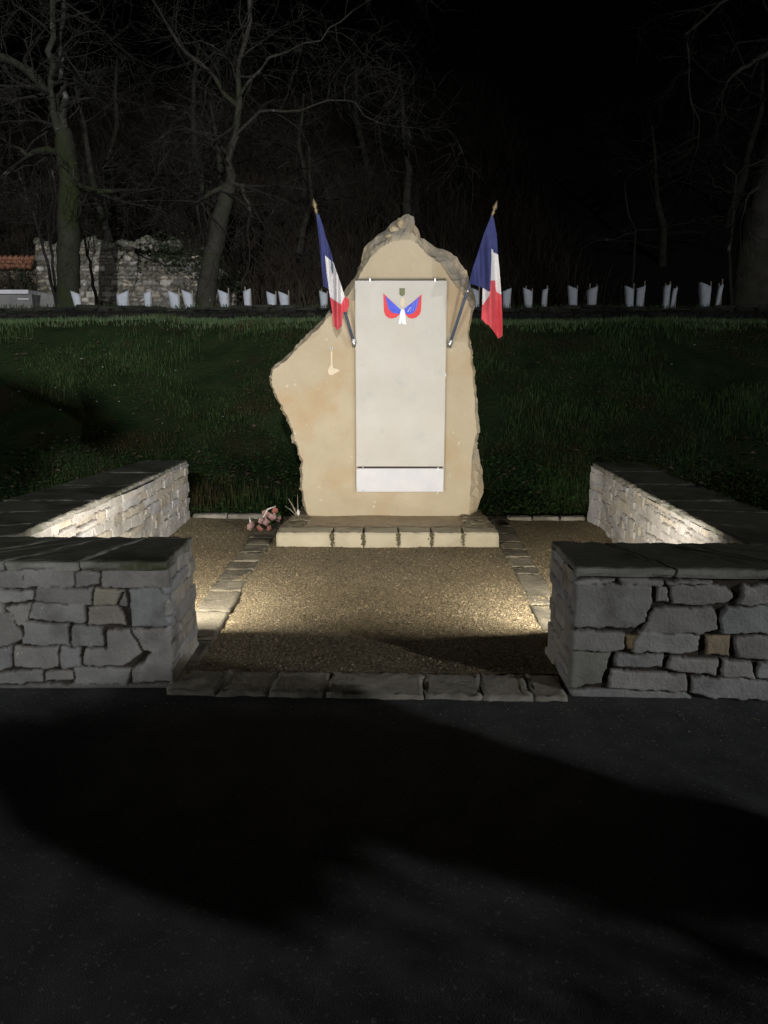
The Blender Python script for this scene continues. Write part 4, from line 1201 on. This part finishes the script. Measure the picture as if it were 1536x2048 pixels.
traced_tree('slender forked sapling with pale stem beside the huge right trunk', 19.0,
  [(1462, 604, 8), (1458, 500, 7), (1466, 430, 7), (1472, 350, 6)], [([(1472, 352, 5), (1492, 330, 4), (1530, 318, 3)], 0), ([(1472, 352, 5), (1450, 330, 3), (1446, 315, 2)], 0), ([(1464, 385, 4), (1430, 372, 3), (1422, 350, 2)], 0)], M['twig'], 31, depth=1, L=.4, kids=1, name='sapling')
traced_tree('thin bare sapling among the dark, in mid right above the tree guards', 20.0,
  [(1262, 606, 5), (1272, 460, 4), (1256, 430, 4), (1248, 365, 3)], [([(1272, 462, 4), (1310, 460, 3), (1400, 440, 2), (1450, 432, 2)], 0), ([(1272, 462, 3), (1240, 474, 3), (1200, 482, 2)], 0)], M['twig'], 33, depth=1, L=.4, kids=1, name='sapling')
traced_tree('leftmost thin pale sapling of the clump before the ruined wall', 22.0,
  [(112, 606, 6), (98, 540, 6), (80, 470, 5), (56, 400, 5), (36, 340, 4)], [([(56, 400, 4), (30, 380, 3), (0, 390, 2)], 0), ([(80, 470, 4), (84, 420, 3), (70, 370, 2)], 0)], M['twig'], 41, depth=2, L=.7, kids=1, name='sapling', group='saplings left of the mossy tree')
traced_tree('second thin pale sapling, leaning between the leftmost one and the mossy trunk', 22.3,
  [(116, 606, 6), (106, 530, 5), (98, 460, 5), (84, 390, 4), (76, 330, 3)], [([(98, 460, 4), (104, 400, 3), (110, 350, 2)], 0)], M['twig'], 43, depth=2, L=.6, kids=2, name='sapling', group='saplings left of the mossy tree')
traced_tree('thin slanting sapling against the ruined wall just right of the mossy trunk', 23.0,
  [(194, 606, 7), (186, 560, 6), (176, 510, 5), (166, 470, 4)], [([(176, 510, 3), (180, 480, 2), (186, 450, 2)], 0)], M['twig'], 44, depth=1, L=.4, kids=1, name='sapling')

# background wood: a few prototype bare trees copied over the left hillside
def wood_tree(seed):
    rg = random.Random(seed); root = empty('hillside_tree', (0, 0, 0))
    mb = MB(); mbc = MB(); h = rg.uniform(6, 8)
    pts = [Vector((0, 0, -.5))]; 
    for k in range(6): pts.append(pts[-1] + Vector((rg.gauss(0, .15), rg.gauss(0, .15), h / 6)))
    rs = [.22 * (1 - .13 * k) for k in range(7)]
    mb.tube(pts, rs, 8)
    for k in range(11):
        i = rg.randint(1, 5); q = pts[i].lerp(pts[i + 1], rg.random()); a = rg.uniform(0, 6.28)
        branch_rec(mbc, q, (math.cos(a), math.sin(a), rg.uniform(.1, .9)), rs[i] * .4, rg.uniform(1.6, 2.6), 3, rg, -.02, .008)
    t = mb.build('trunk', M['bark_grey'], root, True); c = mbc.build('crown', M['twig'], root)
    return root
protos = [wood_tree(s) for s in (51, 52, 53)]
spots = [(-15.5, 30.5), (-11.0, 33.0), (-7.0, 31.0), (-3.5, 33.5), (-13.0, 38.0), (-8.5, 38.5), (-4.0, 40.0), (-18, 36), (1.5, 37.0), (12.5, 36), (-1.0, 45.0), (17, 40)]
wl_ = ['bare tree on the far left of the dark hillside, above the tiled wall', 'bare tree behind the left end of the ruined wall', 'bare tree behind the right end of the ruined wall',
       'bare tree on the hillside behind the grey leaning trunk', 'bare tree high on the slope behind the mossy tree', 'bare tree high on the slope between mossy and grey trees', 'bare tree high on the slope above the left flag',
       'bare tree at the extreme left edge of the hillside', 'faint bare tree on the hillside just left above the stele peak', 'faint bare tree in the dark behind the right saplings', 'barely visible tree deep in the dark above the stele', 'barely visible tree in the dark behind the huge right trunk']
for i, (x, y) in enumerate(spots):
    src = protos[i % 3]
    if i < 3: o = src; kids_ = []
    else:
        o = src.copy(); COL.objects.link(o)
        for ch in src.children:
            c = ch.copy(); COL.objects.link(c); c.parent = o; c.matrix_parent_inverse = Matrix.Identity(4)
    for ch in o.children: ch.matrix_parent_inverse = Matrix.Identity(4)
    o.location = (x, y, float(terrain_z(x, y))); o.rotation_euler = (0, 0, i * 1.3); s_ = 1.0 + .12 * (i % 3); o.scale = (s_, s_, s_)
    tag(o, wl_[i], 'tree', 'bare trees on the dark hillside')
# undergrowth on the hillside: countless thin stems
def brush(n):
    y = 27.2 + 38 * rng.random(n) ** 1.2; x = -0.56 * y - 1 + (0.56 * y + 1 + rng.uniform(0, 9, n)) * rng.random(n)
    k = rng.random(n) < .55 + .6 * fbm(x * .3, y * .3, 2, 1); x, y = x[k], y[k]; n = len(x)
    z = terrain_z(x, y); h = rng.uniform(.5, 2.6, n); a = rng.uniform(0, 6.28, n); l = rng.uniform(.1, .8, n) * h
    dx, dy = np.cos(a) * l, np.sin(a) * l * .5; w = rng.uniform(.006, .016, n)
    P = np.empty((n, 5, 3))
    P[:, 0] = np.stack([x - w, y, z], 1); P[:, 1] = np.stack([x + w, y, z], 1)
    P[:, 2] = np.stack([x + w + dx * .35, y + dy * .3, z + h * .6], 1); P[:, 3] = np.stack([x - w + dx * .35, y + dy * .3, z + h * .6], 1)
    P[:, 4] = np.stack([x + dx, y + dy, z + h], 1)
    b = (np.arange(n) * 5)[:, None]
    return P.reshape(-1, 3), np.concatenate([b + np.array([[0, 1, 2]]), b + np.array([[0, 2, 3]]), b + np.array([[3, 2, 4]])], 0)
V1, T1 = brush(120000)
tag(mesh_np('undergrowth', V1, T1, M['brush']), 'dark tangled brown undergrowth covering the hillside at the left', 'undergrowth', kind='stuff')

# ------------------------------------------------------------------ trees and wall added out of view to shade asphalt and bank
root = empty('added_shade_tree', (10.27, -4.47, -.05))  # added out of view, crown shaped for the dark area on the road
tag(root, 'small clipped tree added out of view to cast a rounded shadow on the asphalt', 'tree')
mb = MB(); rgp = random.Random(6)
mb.tube([(10.27 + rgp.gauss(0, .01), -4.47 + rgp.gauss(0, .01), -.2 + 4.4 * k / 8) for k in range(9)], [.03, .022, .02, .02, .02, .02, .02, .02, .02], 10)
mb.build('trunk', M['bark'], root, True)
mb = MB(); lat = Vector((.56, .83, 0))
for k in range(46):
    a_ = rgp.uniform(-1, 1); lo_ = 3.92 + .28 * (1 if a_ < -.1 else 0); hi_ = 4.52 - .03 * abs(a_)
    c_ = Vector((10.27, -4.47, rgp.uniform(lo_ + .06, hi_ - .06))) + lat * (a_ * .31) + Vector((rgp.gauss(0, .04), rgp.gauss(0, .04), 0))
    lump(mb, c_, (.10, .10, .075), k, 8, 5)
for a_ in (-.28, -.14, 0, .14, .28):
    c_ = Vector((10.27, -4.47, 4.32)) + lat * a_; lump(mb, c_, (.13, .13, .15), int(a_ * 100) + 70, 8, 5)
mb.build('crown', M['ivy'], root, True)
mb = MB()
for k in range(5200):  # loose leaves added to thin the light beside the crown's shadow
    c_ = Vector((10.27, -4.47, rgp.uniform(2.9, 4.1))) + lat * rgp.gauss(-.1, .34) + Vector((.83, -.56, 0)) * rgp.uniform(-.5, .5)
    a_ = rgp.uniform(0, 6.28); u_ = Vector((math.cos(a_), math.sin(a_), rgp.uniform(-.6, .6))) * .013; v_ = Vector((-math.sin(a_) * .5, math.cos(a_) * .5, .8)) * .011
    mb.add([c_ - u_, c_ + v_, c_ + u_, c_ - v_], [(0, 1, 2, 3)])
mb.build('leaves', M['ivy'], root)
root = empty('added_shade_tree', (.25, -20.0, -.05))  # added out of view to keep lamp light off the left bank
tag(root, 'taller tree added far behind the viewer so its crown shades the left bank', 'tree')
mb = MB(); mb.tube([(.25 + rgp.gauss(0, .02), -20 + rgp.gauss(0, .02), -.2 + 8.2 * k / 8) for k in range(9)], [.10, .08, .07, .07, .06, .06, .05, .05, .04], 10)
mb.build('trunk', M['bark'], root, True)
mb = MB()
for k in range(54):
    a_ = rgp.uniform(0, 6.28); q_ = rgp.random() ** .5
    lump(mb, (-.05 + math.cos(a_) * q_ * .72, -20 + rgp.gauss(0, .08), 7.92 + math.sin(a_) * q_ * .30 + math.cos(a_) * q_ * -.06), (.14, .14, .09), k, 8, 5)
mb.build('crown', M['ivy'], root, True)
root = empty('added_shade_wall', (-.5, -2.6, -.05))  # added out of view, height set to shade the asphalt up to the kerb
tag(root, 'stone wall added behind the viewer to shade the near asphalt', 'stone wall')
loopW = [(-14.5, -2.7), (5.0, -2.7), (5.0, -2.4), (-14.5, -2.4)]
relief_wall('stonework', loopW, .05, lambda x, y: 1.62, -.1, courses(0, 39.6, -.1, 1.7, hs=(.12, .22), ws=(.2, .6), gap=.015, jit=.02, seed=5), .05, M['wall_stone'], root, edge=.04, wob=.02, rough=.01, nscale=.4)
mb = MB(); slab(mb, [(-14.55, -2.75), (5.05, -2.75), (5.05, -2.35), (-14.55, -2.35)], 1.6, 1.69, jit=.015, seed=2, step=.15)
mesh_np('coping', np.array(mb.V), mb.F, M['coping_stone'], root, False, np.ones((len(mb.V), 3)))

# grit and a few dead leaves washed up along the kerb
n = 900
x = rng.uniform(-2.6, 2.6, n); y = 3.36 - np.abs(rng.normal(0, .22, n)); r = rng.uniform(.0015, .0055, n)
base = np.array([[1, 0, 0], [0, 1, 0], [-1, 0, 0], [0, -1, 0], [0, 0, 0.8]], float)
P = base[None] * (1 + rng.uniform(-.35, .35, (n, 5, 3))) * r[:, None, None] + np.stack([x, y, np.full(n, -.012)], 1)[:, None]
Fq = (np.array([[0, 1, 4], [1, 2, 4], [2, 3, 4], [3, 0, 4]])[None] + (np.arange(n) * 5)[:, None, None]).reshape(-1, 3)
tag(mesh_np('grit', P.reshape(-1, 3), Fq, M['pebble']), 'scattered grit on the dark asphalt along the front kerb', 'grit', kind='stuff')
